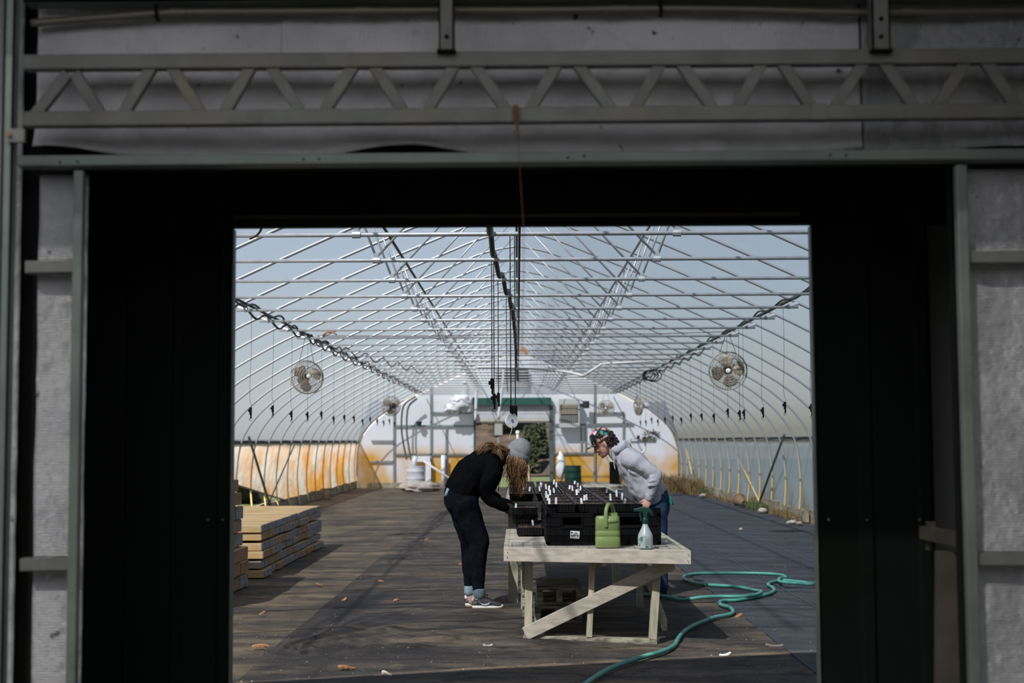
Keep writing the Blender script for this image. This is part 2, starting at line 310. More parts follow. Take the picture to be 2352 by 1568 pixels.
# ------------------------------------------------------------------ mesh helpers
def cr(pts, n=6):
    """smooth curve through points"""
    pts = [V(p) for p in pts]; out = []
    for i in range(len(pts) - 1):
        p0 = pts[max(i - 1, 0)]; p1 = pts[i]; p2 = pts[i + 1]; p3 = pts[min(i + 2, len(pts) - 1)]
        for k in range(n):
            t = k / n
            out.append(.5 * ((2 * p1) + (p2 - p0) * t + (2 * p0 - 5 * p1 + 4 * p2 - p3) * t * t + (3 * p1 - p0 - 3 * p2 + p3) * t ** 3))
    out.append(pts[-1]); return out
class MB:
    def __init__(s): s.v = []; s.f = []; s.tone = []
    def add(s, vs, fs, tone=0.):
        b = len(s.v); s.v += [V(v) for v in vs]; s.f += [tuple(b + i for i in f) for f in fs]; s.tone += [tone] * len(vs); return s
    def box(s, c, size, R=None):
        c = V(c); h = V(size) / 2; vs = []
        for x in (-1, 1):
            for y in (-1, 1):
                for z in (-1, 1):
                    p = V((x * h.x, y * h.y, z * h.z)); vs.append(c + (R @ p if R else p))
        return s.add(vs, [(0, 1, 3, 2), (4, 6, 7, 5), (0, 4, 5, 1), (2, 3, 7, 6), (0, 2, 6, 4), (1, 5, 7, 3)])
    def span(s, a, b):                       # axis-aligned box between two corners
        a = V(a); b = V(b); return s.box((a + b) / 2, [abs(b[i] - a[i]) for i in range(3)])
    def bar(s, p, q, w, d, up=(0, 1, 0)):     # straight bar, d along up, w across
        p = V(p); q = V(q); t = (q - p).normalized(); u = V(up); u = (u - t * u.dot(t)).normalized(); n = t.cross(u)
        vs = []
        for e in (p, q):
            for a, b in ((-1, -1), (1, -1), (1, 1), (-1, 1)): vs.append(e + n * (a * w / 2) + u * (b * d / 2))
        return s.add(vs, [(3, 2, 1, 0), (4, 5, 6, 7), (0, 1, 5, 4), (1, 2, 6, 5), (2, 3, 7, 6), (3, 0, 4, 7)])
    def tube(s, pts, r, n=8, tone=0., closed=False):
        pts = [V(p) for p in pts]; m = len(pts); rs = r if isinstance(r, (list, tuple)) else [r] * m
        vs = []; fs = []; u = None
        for i, p in enumerate(pts):
            a = pts[i - 1] if (i or closed) else pts[i]; b = pts[(i + 1) % m] if (i < m - 1 or closed) else pts[i]
            t = (b - a).normalized()
            if u is None:
                u = t.orthogonal().normalized()
            else:
                u = u - t * u.dot(t)
                u = u.normalized() if u.length > 1e-6 else t.orthogonal().normalized()
            w = t.cross(u)
            for k in range(n):
                an = 2 * PI * k / n; vs.append(p + (u * math.cos(an) + w * math.sin(an)) * rs[i])
        for i in range(m if closed else m - 1):
            for k in range(n):
                a = i * n + k; b = i * n + (k + 1) % n; j = (i + 1) % m
                fs.append((a, b, j * n + (k + 1) % n, j * n + k))
        if not closed:
            fs.append(tuple(range(n - 1, -1, -1))); fs.append(tuple((m - 1) * n + k for k in range(n)))
        return s.add(vs, fs, tone)
    def lathe(s, prof, c, n=24, R=None, cap=True):   # profile (r, z) about z axis
        c = V(c); vs = []; fs = []; m = len(prof)
        for r, z in prof:
            for k in range(n):
                a = 2 * PI * k / n; p = V((r * math.cos(a), r * math.sin(a), z)); vs.append(c + (R @ p if R else p))
        for i in range(m - 1):
            for k in range(n):
                k2 = (k + 1) % n; fs.append((i * n + k, i * n + k2, (i + 1) * n + k2, (i + 1) * n + k))
        if cap: fs.append(tuple(range(n - 1, -1, -1))); fs.append(tuple((m - 1) * n + k for k in range(n)))
        return s.add(vs, fs)
    def ell(s, c, rad, R=None, n=14):
        m = n // 2 + 1
        prof = [(max(math.sin(PI * i / m), .02), -math.cos(PI * i / m)) for i in range(m + 1)]
        c = V(c); vs = []; fs = []
        for r, z in prof:
            for k in range(n):
                a = 2 * PI * k / n; p = V((r * math.cos(a) * rad[0], r * math.sin(a) * rad[1], z * rad[2])); vs.append(c + (R @ p if R else p))
        for i in range(m):
            for k in range(n):
                k2 = (k + 1) % n; fs.append((i * n + k, i * n + k2, (i + 1) * n + k2, (i + 1) * n + k))
        fs.append(tuple(range(n - 1, -1, -1))); fs.append(tuple(m * n + k for k in range(n)))
        return s.add(vs, fs)
    def loft(s, rings, side=(0, 1, 0), n=16, sm=4):
        """body limb: rings of (centre, half-width sideways, half-depth); rounded ends"""
        cs = cr([r[0] for r in rings], sm); a = cr([(r[1], r[2], 0) for r in rings], sm)
        S = V(side); vs = []; fs = []; m = len(cs); full = []
        def frame(i):
            t = (cs[min(i + 1, m - 1)] - cs[max(i - 1, 0)]).normalized()
            sd = (S - t * S.dot(t)).normalized(); return t, sd, t.cross(sd)
        t0, s0, d0 = frame(0); t1, s1, d1 = frame(m - 1)
        for k in (.15, .5, .8): full.append((cs[0] - t0 * math.sqrt(1 - k * k) * min(a[0].x, a[0].y) * .8, a[0].x * k, a[0].y * k, s0, d0))
        for i in range(m):
            t, sd, dd = frame(i); full.append((cs[i], a[i].x, a[i].y, sd, dd))
        for k in (.8, .5, .15): full.append((cs[-1] + t1 * math.sqrt(1 - k * k) * min(a[-1].x, a[-1].y) * .8, a[-1].x * k, a[-1].y * k, s1, d1))
        for c, ra, rb, sd, dd in full:
            for k in range(n):
                an = 2 * PI * k / n; vs.append(c + sd * (ra * math.cos(an)) + dd * (rb * math.sin(an)))
        q = len(full)
        for i in range(q - 1):
            for k in range(n):
                k2 = (k + 1) % n; fs.append((i * n + k, i * n + k2, (i + 1) * n + k2, (i + 1) * n + k))
        fs.append(tuple(range(n - 1, -1, -1))); fs.append(tuple((q - 1) * n + k for k in range(n)))
        return s.add(vs, fs)
    def grid(s, fn, nu, nv):
        vs = [fn(i / nu, j / nv) for j in range(nv + 1) for i in range(nu + 1)]
        return s.add(vs, [(j * (nu + 1) + i, j * (nu + 1) + i + 1, (j + 1) * (nu + 1) + i + 1, (j + 1) * (nu + 1) + i) for j in range(nv) for i in range(nu)])
    def prism(s, poly, d):                   # closed polygon of points pushed by d
        n = len(poly); d = V(d); vs = [V(p) for p in poly] + [V(p) + d for p in poly]
        return s.add(vs, [tuple(range(n - 1, -1, -1)), tuple(range(n, 2 * n))] + [(i, (i + 1) % n, n + (i + 1) % n, n + i) for i in range(n)])

def link_mesh(name, mb, m, base=V((0, 0, 0)), smooth=False, bev=0., tone=False, solid=0.):
    me = bpy.data.meshes.new(name)
    me.from_pydata([v - base for v in mb.v], [], mb.f); me.update()
    if m: me.materials.append(m)
    if smooth:
        for p in me.polygons: p.use_smooth = True
        if smooth == 'auto':
            try: me.set_sharp_from_angle(angle=math.radians(40))
            except Exception: pass
    if tone:
        at = me.color_attributes.new('tone', 'FLOAT_COLOR', 'POINT')
        for i, t in enumerate(mb.tone): at.data[i].color = (t, t, t, 1)
    o = bpy.data.objects.new(name, me); col.objects.link(o)
    if solid:
        b = o.modifiers.new('solid', 'SOLIDIFY'); b.thickness = solid; b.offset = 0
    if bev:
        b = o.modifiers.new('bevel', 'BEVEL'); b.width = bev; b.segments = 2; b.limit_method = 'ANGLE'
    return o
def tag(o, label, cat, group=None, kind=None):
    o['label'] = label; o['category'] = cat
    if group: o['group'] = group
    if kind: o['kind'] = kind
    return o
def struct(name, mb, m, **kw):
    o = link_mesh(name, mb, m, **kw); o['kind'] = 'structure'; return o
class Thing:
    def __init__(s, name, label, cat, base=(0, 0, 0), group=None):
        s.base = V(base); s.o = bpy.data.objects.new(name, None); col.objects.link(s.o)
        s.o.location = s.base; s.o.empty_display_size = .1; tag(s.o, label, cat, group)
    def part(s, name, mb, m, parent=None, label=None, **kw):
        o = link_mesh(name, mb, m, base=s.base, **kw); o.parent = parent or s.o
        if label: o['label'] = label
        return o
def solo(name, mb, m, label, cat, group=None, base=None, **kw):   # a thing that is one mesh
    b = V(base) if base is not None else V((0, 0, 0))
    o = link_mesh(name, mb, m, base=b, **kw); o.location = b
    return tag(o, label, cat, group)
def dup(root, loc, rotz=0., label=None, group=None):
    r = root.copy(); col.objects.link(r); r.location = loc; r.rotation_euler = (0, 0, rotz)
    if label: r['label'] = label
    if group: r['group'] = group
    for ch in list(root.children):
        c = ch.copy(); col.objects.link(c); c.parent = r
        for g in list(ch.children):
            d = g.copy(); col.objects.link(d); d.parent = c
    return r
def flesh(o, vox, it=3, disp=0., dscale=.1, seed=0):
    """melt overlapping closed shapes into one continuous skin"""
    r = o.modifiers.new('remesh', 'REMESH'); r.mode = 'VOXEL'; r.voxel_size = vox; r.use_smooth_shade = True
    s = o.modifiers.new('smooth', 'SMOOTH'); s.factor = .5; s.iterations = it
    if disp:
        tx = bpy.data.textures.new('folds', 'CLOUDS'); tx.noise_scale = dscale; tx.noise_depth = 1
        d = o.modifiers.new('folds', 'DISPLACE'); d.texture = tx; d.strength = disp; d.mid_level = .5; d.texture_coords = 'LOCAL'
    return o
ORD = ['zeroth', 'first', 'second', 'third', 'fourth', 'fifth', 'sixth', 'seventh', 'eighth', 'ninth', 'tenth', 'eleventh', 'twelfth', 'thirteenth', 'fourteenth',
       'fifteenth', 'sixteenth', 'seventeenth', 'eighteenth', 'nineteenth', 'twentieth', 'twenty-first', 'twenty-second', 'twenty-third', 'twenty-fourth', 'twenty-fifth', 'twenty-sixth', 'twenty-seventh', 'twenty-eighth']
# ================================================================== the shed the camera stands in, and its insulated wall
TRIM = [0]
def trim(mb, m, **kw):
    TRIM[0] += 1; return struct('trim_%d' % TRIM[0], mb, m, **kw)

def shed():
    YB, YW, XL, XR, ZT = -5.0, 5.0, -4.6, 4.6, 3.35
    mb = MB(); mb.span((XL, YB, -.1), (XR, 6.3, -.004)); struct('floor_shed', mb, M['concrete'])
    mb = MB(); mb.span((XL - .1, YB, -.1), (XL, YW, ZT)); struct('wall_left_shed', mb, M['shed_wall'])
    mb = MB(); mb.span((XR, YB, -.1), (XR + .1, YW, ZT)); struct('wall_right_shed', mb, M['shed_wall'])
    mb = MB()
    mb.span((XL, YB - .1, 0), (-1.6, YB, ZT)); mb.span((1.6, YB - .1, 0), (XR, YB, ZT)); mb.span((-1.6, YB - .1, 2.6), (1.6, YB, ZT))  # doorway gap behind the camera, unseen, added and sized for fill light
    struct('wall_rear_shed', mb, M['shed_wall'])
    # ceiling with an unseen translucent bay, added to light the foil wall
    sx0, sx1, sy0, sy1 = -4.4, 1.6, -1.5, 3.9
    mb = MB()
    mb.span((XL - .1, YB - .1, ZT), (sx0, YW + .1, ZT + .08)); mb.span((sx1, YB - .1, ZT), (XR + .1, YW + .1, ZT + .08))
    mb.span((sx0, YB - .1, ZT), (sx1, sy0, ZT + .08)); mb.span((sx0, sy1, ZT), (sx1, YW + .1, ZT + .08))
    struct('ceiling_shed', mb, M['shed_wall'])
    mb = MB(); mb.grid(lambda u, v: V((sx0 + u * (sx1 - sx0), sy0 + v * (sy1 - sy0), ZT + .05)), 1, 1)
    struct('ceiling_added_skylight', mb, M['added_skylight'])
    # the wall itself, dark boards behind the foil
    ox0, ox1, oz = -1.535, 1.54, 2.47
    mb = MB()
    mb.span((XL, YW, 0), (ox0, YW + .05, ZT)); mb.span((ox1, YW, 0), (XR, YW + .05, ZT)); mb.span((ox0, YW, oz), (ox1, YW + .05, ZT))
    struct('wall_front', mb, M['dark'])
    # passage between the shed and the greenhouse
    mb = MB(); mb.span((-2.1, YW + .05, 0), (-2.0, 6.25, 2.9)); struct('wall_passage_left', mb, M['dark'])
    mb = MB(); mb.span((2.3, YW + .05, 0), (2.4, 6.25, 2.9)); struct('wall_passage_right', mb, M['dark'])
    mb = MB(); mb.span((-2.1, YW + .05, 2.9), (2.4, 6.25, 3.0)); struct('ceiling_passage', mb, M['dark'])
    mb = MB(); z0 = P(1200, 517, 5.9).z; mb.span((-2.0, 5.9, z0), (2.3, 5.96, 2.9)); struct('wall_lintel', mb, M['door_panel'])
    a = P(535, 497, 5.87); b = P(1840, 487, 5.87)
    mb = MB(); mb.span((a.x, 5.885, a.z - .007), (b.x, 5.898, a.z + .007)); trim(mb, M['dim_board'])
shed()

def panel(x0, x1, z1, y=5.9):
    """ribbed steel sliding panel"""
    mb = MB(); n = int((x1 - x0) / .19); prof = []
    xs = [x0 + (x1 - x0) * i / n for i in range(n + 1)]
    for i in range(n):
        a, w = xs[i], xs[i + 1] - xs[i]
        prof += [(a, 0), (a + w * .70, 0), (a + w * .76, -.012), (a + w * .92, -.012), (a + w * .98, 0)]
    prof.append((x1, 0))
    poly = [V((x, y + d, .02)) for x, d in prof] + [V((x1, y + .045, .02)), V((x0, y + .045, .02))]
    mb.prism(poly, (0, 0, z1 - .02)); return mb
zt = 2.62
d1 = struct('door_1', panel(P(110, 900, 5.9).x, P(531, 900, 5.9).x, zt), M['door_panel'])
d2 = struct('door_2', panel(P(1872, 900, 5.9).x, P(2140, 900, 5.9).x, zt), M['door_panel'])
for d, pxs in ((d1, (478, 512)), (d2, (1903, 1991, 2112))):
    for px in pxs:
        p = P(px, 1193, 5.895); mb = MB(); mb.lathe([(.006, 0), (.006, .006), (.002, .009)], p, 8, Matrix.Rotation(PI / 2, 3, 'X'))
        s = link_mesh('screw_head', mb, M['galv_dark']); s.parent = d
mb = MB(); x = P(532, 900, 5.9).x; mb.span((x - .012, 5.90, .02), (x + .004, 5.95, 2.39)); e = link_mesh('edge_strip', mb, M['steel_green']); e.parent = d1
mb = MB(); x = P(1871, 900, 5.9).x; mb.span((x - .004, 5.90, .02), (x + .016, 5.95, 2.39)); e = link_mesh('edge_strip', mb, M['steel_green']); e.parent = d2

# foil insulation sheets
def foil(name, x0, x1, z0, z1, m, label, seed, torn=0.):
    def fn(u, v):
        x = x0 + u * (x1 - x0)
        zb = z0
        if torn: zb = z0 + torn * max(0, noise.noise(V((x * 1.7 + seed, 3.1, 0)))) * 1.6 + .006 * noise.noise(V((x * 9, seed, 0)))
        z = zb + v * (z1 - zb)
        d = .022 * noise.noise(V((x * 2.3 + seed, z * 2.3, 0))) + .008 * noise.noise(V((x * 8, z * 8, seed)))
        if torn: d += .045 * (1 - v) ** 6 * (max(0, noise.noise(V((x * 1.7 + seed, 3.1, 0)))) * 2 + .15)
        return V((x, 4.955 - abs(d) - .004, z))
    mb = MB(); mb.grid(fn, max(12, int((x1 - x0) / .018)), max(12, int((z1 - z0) / .018)))
    return solo(name, mb, m, label, 'insulation', 'foil insulation on the shed wall', base=(0, 0, 0), smooth=True, solid=.004)
xs = [P(88, 60, 4.95).x, P(650, 60, 4.95).x, P(1972, 60, 4.95).x, 4.5]  # foil left off beside the left post; bare black wall stands in for its shadow
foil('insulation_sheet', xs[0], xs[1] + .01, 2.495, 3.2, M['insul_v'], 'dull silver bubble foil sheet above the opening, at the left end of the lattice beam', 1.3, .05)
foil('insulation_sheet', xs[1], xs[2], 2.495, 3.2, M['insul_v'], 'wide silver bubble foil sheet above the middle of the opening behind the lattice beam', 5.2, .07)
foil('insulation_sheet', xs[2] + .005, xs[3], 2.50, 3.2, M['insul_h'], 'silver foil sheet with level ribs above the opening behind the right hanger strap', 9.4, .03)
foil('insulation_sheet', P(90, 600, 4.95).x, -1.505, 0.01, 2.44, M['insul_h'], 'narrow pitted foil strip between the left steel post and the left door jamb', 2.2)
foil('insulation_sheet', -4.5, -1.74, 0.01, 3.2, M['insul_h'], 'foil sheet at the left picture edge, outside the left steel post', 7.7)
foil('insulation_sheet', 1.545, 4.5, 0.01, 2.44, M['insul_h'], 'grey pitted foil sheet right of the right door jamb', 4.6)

# steel around the opening
def pbar(mb, x0, y0, x1, y1, Y, w, d):    # frontal bar between two pixel points at distance Y
    return mb.bar(P(x0, y0, Y), P(x1, y1, Y), w, d)
PX = lambda n, Y: n * Y / FPX
mb = MB(); pbar(mb, 46, 374, 4100, 345.5, 4.87, PX(25, 4.87), .08); hd = trim(mb, M['steel_green'], bev=.004)
for px, py in ((138, 372), (178, 371), (697, 366), (733, 365), (1304, 362), (1342, 358), (1907, 356), (1943, 357)):
    p = P(px, py, 4.83); m_ = MB(); m_.lathe([(.004, 0), (.004, .004)], p, 8, Matrix.Rotation(PI / 2, 3, 'X')); s = link_mesh('screw_head', m_, M['dark']); s.parent = hd
mb = MB(); mb.span((P(173, 387, 4.87).x, 4.85, 0), (P(195, 387, 4.87).x, 4.89, 2.44)); trim(mb, M['steel_green'], bev=.004)
mb = MB(); mb.span((P(2192, 372, 4.87).x, 4.85, 0), (P(2217, 372, 4.87).x, 4.89, 2.44)); trim(mb, M['steel_green'], bev=.004)
post_top = 3.3
xl = P(20, 150, 4.5).x; xr = P(46, 150, 4.5).x
def channel(mb, x0, x1, y0, y1, z0, z1, t=.008):
    mb.span((x0, y0, z0), (x1, y0 + t, z1)); mb.span((x0, y0, z0), (x0 + t, y1, z1)); mb.span((x1 - t, y0, z0), (x1, y1, z1))
t = Thing('steel_post', 'grey-green steel channel post at the left picture edge with a bolted splice plate', 'post', (xl, 4.5, 0))
mb = MB(); channel(mb, xl, xr, 4.45, 4.49, 0, post_top); t.part('channel', mb, M['steel_green'])
a = P(18, 327, 4.44); b = P(58, 297, 4.44); mb = MB(); mb.span((a.x, 4.43, a.z), (b.x, 4.449, b.z)); t.part('splice_plate', mb, M['truss'])
mb = MB(); mb.lathe([(.008, 0), (.008, .01)], P(22, 310, 4.43), 6, Matrix.Rotation(PI / 2, 3, 'X')); t.part('bolt', mb, M['rust'])
girts = [((58, 613), (168, 611), 'short steel girt high on the left wall between post and door jamb'),
         ((46, 1297), (158, 1295), 'short steel girt low on the left wall between post and door jamb'),
         ((2222, 590), (4100, 577), 'steel girt high on the wall right of the right door jamb'),
         ((2241, 1284), (4100, 1274), 'steel girt low on the wall right of the right door jamb')]
for (p, q, lb) in girts:
    mb = MB(); A = P(*p, 4.88); B = P(*q, 4.88); w = PX(25, 4.88)
    mb.bar(A, B, w, .006); off = V((0, .025, w / 2)); mb.bar(A + off, B + off, .006, .05); off = V((0, .025, -w / 2)); mb.bar(A + off, B + off, .006, .05)
    solo('steel_girt', mb, M['truss'], lb, 'beam', 'girts on the shed wall', base=A)
# top beam, conduit, hanger straps
A = P(60, 0, 4.86); B = P(4100, -6, 4.86)
mb = MB(); zc = A.z + .02; mb.span((A.x, 4.83, zc - .035), (B.x, 4.838, zc + .1)); mb.span((A.x, 4.83, zc - .035), (B.x, 4.92, zc - .027)); mb.span((A.x, 4.83, zc + .092), (B.x, 4.92, zc + .1))
solo('steel_beam', mb, M['steel_green'], 'grey-green steel channel along the top picture edge above the conduit', 'beam', base=A)
t = Thing('conduit', 'dull metal conduit sagging along the wall just below the top steel beam', 'pipe', P(75, 52, 4.85))
path = cr([P(x, y, 4.89) for x, y in ((72, 53), (240, 40), (400, 29), (620, 27), (1000, 24), (1250, 23), (1500, 20), (1700, 22), (2000, 29), (2360, 25), (2600, 24), (3300, 22), (4000, 20))], 6)
mb = MB(); mb.tube(path, .0145, 12); t.part('tube', mb, M['conduit'], smooth=True)
for px, py in ((408, 29), (835, 25), (1420, 21), (2085, 28)):
    p = P(px, py, 4.89); mb = MB(); mb.tube([p - V((.03, 0, 0)), p + V((.03, 0, 0))], .0185, 12); t.part('coupling', mb, M['conduit'], smooth='auto')
for px, py in ((360, 31), (1515, 20)):
    p = P(px, py, 4.89); mb = MB(); mb.tube([p + V((0, .02, .09)), p + V((0, -.018, .03)), p + V((.004, -.022, -.02)), p + V((.004, .01, -.022))], .007, 6); t.part('clip', mb, M['dark'])
for i, (px0, px1, py1, holes) in enumerate(((1008, 1043, 116, ((1026, 84),)), (2003, 2041, 115, ((2024, 43), (2024, 84))))):
    t = Thing('hanger_strap', ('grey steel hanger strap with one hole holding up the middle of the lattice beam', 'grey steel hanger strap with two holes near the right end of the lattice beam')[i], 'bracket', P((px0 + px1) / 2, py1, 4.8), 'hanger straps of the lattice beam')
    a = P(px0, py1, 4.76); b = P(px1, -20, 4.76)
    mb = MB(); channel(mb, a.x, b.x, 4.75, 4.81, a.z, b.z, .006); t.part('strap', mb, M['truss'])
    mb = MB(); mb.span((a.x - .006, 4.74, a.z - .008), (b.x + .006, 4.82, a.z)); t.part('foot', mb, M['dark'])
    for h in holes:
        mb = MB(); mb.lathe([(.008, 0), (.008, .003)], P(h[0], h[1], 4.748), 10, Matrix.Rotation(PI / 2, 3, 'X')); t.part('bolt_hole', mb, M['dark'])
# lattice beam
YT = 4.80
t = Thing('lattice_beam', 'grey steel lattice beam with zigzag web bars spanning above the opening', 'truss', P(57, 270, YT))
wch = PX(35, YT)
mb = MB(); pbar(mb, 57, 146, 4000, 120, YT, wch, .05); t.part('top_chord', mb, M['truss'], bev=.004)
mb = MB(); pbar(mb, 57, 276, 4000, 242.5, YT, wch, .05); t.part('bottom_chord', mb, M['truss'], bev=.004)
apex = [165, 372, 600, 836, 1068, 1303, 1540, 1773, 2006, 2240, 2474, 2708, 2942, 3176]; node = [84, 258, 490, 718, 954, 1190, 1430, 1664, 1890, 2125, 2358, 2590, 2824, 3058, 3292]
ytop = lambda x: 160 - (x - 57) * .0066; ybot = lambda x: 262 - (x - 57) * .0085
for i, ax in enumerate(apex):
    yt = ytop(ax) + (18 if i == 0 else 0)
    for sgn, nd in ((-1, node[i]), (1, node[i + 1])):
        mb = MB(); x0 = ax + sgn * (20 if i else 8); x1 = nd - sgn * (24 if not (i == 0 and sgn < 0) else -4)
        mb.bar(P(x0, yt - 8, YT), P(x1, ybot(nd) + 6, YT), PX(27, YT), .03); t.part('web_bar', mb, M['truss'], bev=.003)
for px in (1183, 1877):
    mb = MB(); p = P(px, 256 + (8 if px < 1500 else 3), YT); mb.box(p, (PX(14 if px < 1500 else 38, YT), .058, wch + .004)); t.part('splice_sleeve', mb, M['rust'] if px < 1500 else M['truss'])
# chain with pull cord from the beam
t = Thing('pull_cord', 'rusty chain and thin red cord with a brown tag below the lattice beam', 'cord', P(1187, 250, YT))
for i in range(7):
    p = P(1187 + (i % 2) * 2, 250 + i * 9, 4.76); R = Matrix.Rotation(PI / 2 * (i % 2), 3, 'Z')
    mb = MB(); mb.tube([p + R @ V((.007 * math.cos(a), 0, .011 * math.sin(a))) for a in [2 * PI * k / 10 for k in range(10)]], .0025, 5, closed=True); t.part('chain_link', mb, M['rust'], smooth=True)
def cordpath(pts, Y0=4.76): return cr([P(x, y, Y0) for x, y in pts], 4)
mb = MB(); mb.tube(cordpath(((1190, 305), (1196, 420), (1202, 520), (1203, 620), (1201, 700), (1199, 795))), .0011, 5); t.part('cord', mb, M['red_cord'], smooth=True)
a, b = P(1197, 798, 4.76), P(1212, 813, 4.76); mb = MB(); mb.bar(a, b, .013, .005); t.part('tag', mb, M['chip'], bev=.002)
# latch arm and dim board behind the right jamb
t = Thing('latch_arm', 'dim wooden latch bar on a bracket behind the right door jamb', 'latch', P(2135, 1230, 5.6))
mb = MB(); mb.bar(P(2125, 1222, 5.72), P(2235, 1246, 5.35), .05, .05, up=(0, 0, 1)); t.part('arm', mb, M['dim_board'])
a = P(2138, 1206, 5.7); mb = MB(); mb.box(a, (.035, .02, .03)); t.part('plate', mb, M['dim_board'])
a = P(2133, 1254, 5.7); mb = MB(); mb.box(a, (.02, .02, .03)); t.part('stop', mb, M['dim_board'])
mb = MB(); b0 = P(2170, 1265, 5.55); b1 = F(2185, 1568 + 440); bx = P(2190, 1568, 5.45)
mb.bar(V((b0.x + .02, 5.50, b0.z)), V((bx.x - .055, 5.32, 0.005)), .14, .03)
solo('plank', mb, M['dim_board'], 'dim grey board standing on end behind the right door jamb under the latch bar', 'board', base=(bx.x, 5.4, 0))

# ================================================================== greenhouse shell
HALF = [(5.17, 0), (5.22, .45), (5.22, .9), (5.13, 1.5), (4.87, 1.95), (4.42, 2.36), (3.98, 2.64), (3.55, 2.88), (3.1, 3.10), (2.0, 3.60), (1.0, 4.02), (.45, 4.24), (0, 4.33)]
half = cr([(x, 0, z) for x, z in HALF], 5)
PROFILE = [V((-p.x, 0, p.z)) for p in half] + [p.copy() for p in reversed(half[:-1])]      # left foot over the ridge to right foot
def ztop(x):
    for a, b in zip(half[:-1], half[1:]):
        if b.x <= abs(x) <= a.x and a.z > 1.2: return a.z + (b.z - a.z) * (a.x - abs(x)) / max(a.x - b.x, 1e-6)
    return 1.2
Y0, Y1, BAY = 6.3, 46.4, 1.47

mb = MB(); mb.grid(lambda u, v: V((-5.3 + u * 10.6, Y0 + v * (Y1 - Y0), 0)), 1, 1); mb.span((-5.3, Y0, -.1), (5.3, Y1, -.002)); struct('floor', mb, M['floor'])
W0 = FAN
def midz(x, y):
    dx, dy = x - W0.x, y - W0.y; r = math.hypot(dx, dy); an = math.atan2(dy, dx)
    z = .006
    if r < 6:
        wv = math.exp(-r / 1.9) * min(1, r / .35)
        win = max(0, min(1, (an + .05) / .15)) * max(0, min(1, (1.52 - an) / .15))
        z += .10 * wv * win * (.5 + .5 * math.sin(an * 26 + 2.2 * noise.noise(V((r * .9, an * 3, 0))))) * (.45 + .55 * abs(noise.noise(V((an * 7, r * .5, 3)))))
        z += .05 * math.exp(-(r / .16) ** 2)
    z += .006 * abs(noise.noise(V((x * 2.5, y * 1.4, 1)))) + .004 * abs(noise.noise(V((x * 7, y * 3, 4))))
    return z
def midfn(u, v):
    y = Y0 + .02 + (Y1 - Y0 - .1) * v ** 1.7
    x0 = -1.78 + .05 * noise.noise(V((y * .6, 0, 0))); x1 = 1.93 + .04 * noise.noise(V((y * .5, 7, 0)))
    x = x0 + (x1 - x0) * (u ** 1.4)
    return V((x, y, midz(x, y)))
mb = MB(); mb.grid(midfn, 130, 420); solo('ground_cloth', mb, M['mid_cloth'], 'worn black-brown ground cloth with fanned wrinkles under the potting benches', 'ground cloth', base=(0, 0, 0), smooth=True)
def bluefn(u, v):
    y = Y0 + .02 + (Y1 - Y0 - .1) * v ** 1.7; x0 = 1.89 + .03 * noise.noise(V((y * .7, 3, 0))); x = x0 + (5.08 - x0) * u
    return V((x, y, .013 + .007 * abs(noise.noise(V((x * 2, y * 1.3, 9)))) + .004 * abs(noise.noise(V((x * 6, y * 3, 2))))))
mb = MB(); mb.grid(bluefn, 60, 300); solo('ground_cloth', mb, M['blue_cloth'], 'blue-grey woven ground cloth laid along the right side wall', 'ground cloth', base=(0, 0, 0), smooth=True)
for x, lb in ((2.62, 'thin pale seam line nearer the benches on the blue-grey ground cloth'), (3.55, 'thin pale seam line nearer the right wall on the blue-grey ground cloth')):
    mb = MB(); mb.grid(lambda u, v: V((x + .006 * (u - .5), Y0 + .1 + v * (Y1 - Y0 - .4), .026)), 1, 60)
    solo('seam_thread', mb, mat('seam', (.12, .125, .13), .9), lb, 'seam', base=(x, 8, 0), solid=.002)

ins = [p for p in PROFILE if p.z >= 1.44]
def filmfn(u, v):
    i = u * (len(ins) - 1); k = min(int(i), len(ins) - 2); p = ins[k].lerp(ins[k + 1], i - k)
    q = V((p.x, 0, p.z - 1.2)); n = q.normalized(); y = Y0 + v * (Y1 - Y0)
    return V((p.x, y, p.z)) + n * (.03 + .02 * noise.noise(V((p.x * .7, y * .5, p.z))) + .012 * abs(math.sin(PI * y / BAY)))
mb = MB(); mb.grid(filmfn, len(ins) - 1, 110); struct('ceiling', mb, M['roof_film'], smooth=True)
low = [p for p in half if p.z <= 1.56]
def hem(side, y):
    if side > 0: return .2
    for (a, za), (b, zb) in (((24.0, .2), (24.6, .72)), ((24.6, .72), (26.6, .70)), ((26.6, .70), (32.0, .2))):
        if a <= y <= b: return za + (zb - za) * (y - a) / (b - a)
    return .2
def sidefn(side):
    def fn(u, v):
        y = Y0 + u * (Y1 - Y0); z0 = hem(side, y); z = z0 + v * (1.52 - z0)
        x = 5.2
        for a, b in zip(low[:-1], low[1:]):
            if a.z <= z <= b.z: x = a.x + (b.x - a.x) * (z - a.z) / (b.z - a.z)
        x += .04 + .015 * noise.noise(V((y * 1.2, z * 2, side)))
        return V((side * x, y, z))
    return fn
mb = MB(); mb.grid(sidefn(-1), 240, 14); struct('wall_left', mb, M['stained_film'], smooth=True)
mb = MB(); mb.grid(sidefn(1), 200, 14); struct('wall_right', mb, M['side_film'], smooth=True)
for s, nm in ((-1, 'left'), (1, 'right')):
    mb = MB(); mb.grid(lambda u, v: V((s * 5.245, Y0 + u * (Y1 - Y0), v * (.23 + .04 * noise.noise(V((u * 30, s, 0)))))), 120, 1)
    struct('baseboard_' + nm, mb, M['curb'], solid=.04)
    mb = MB(); mb.span((s * 5.17, Y0, 1.46), (s * 5.21, Y1, 1.55)); trim(mb, M['hipboard'])
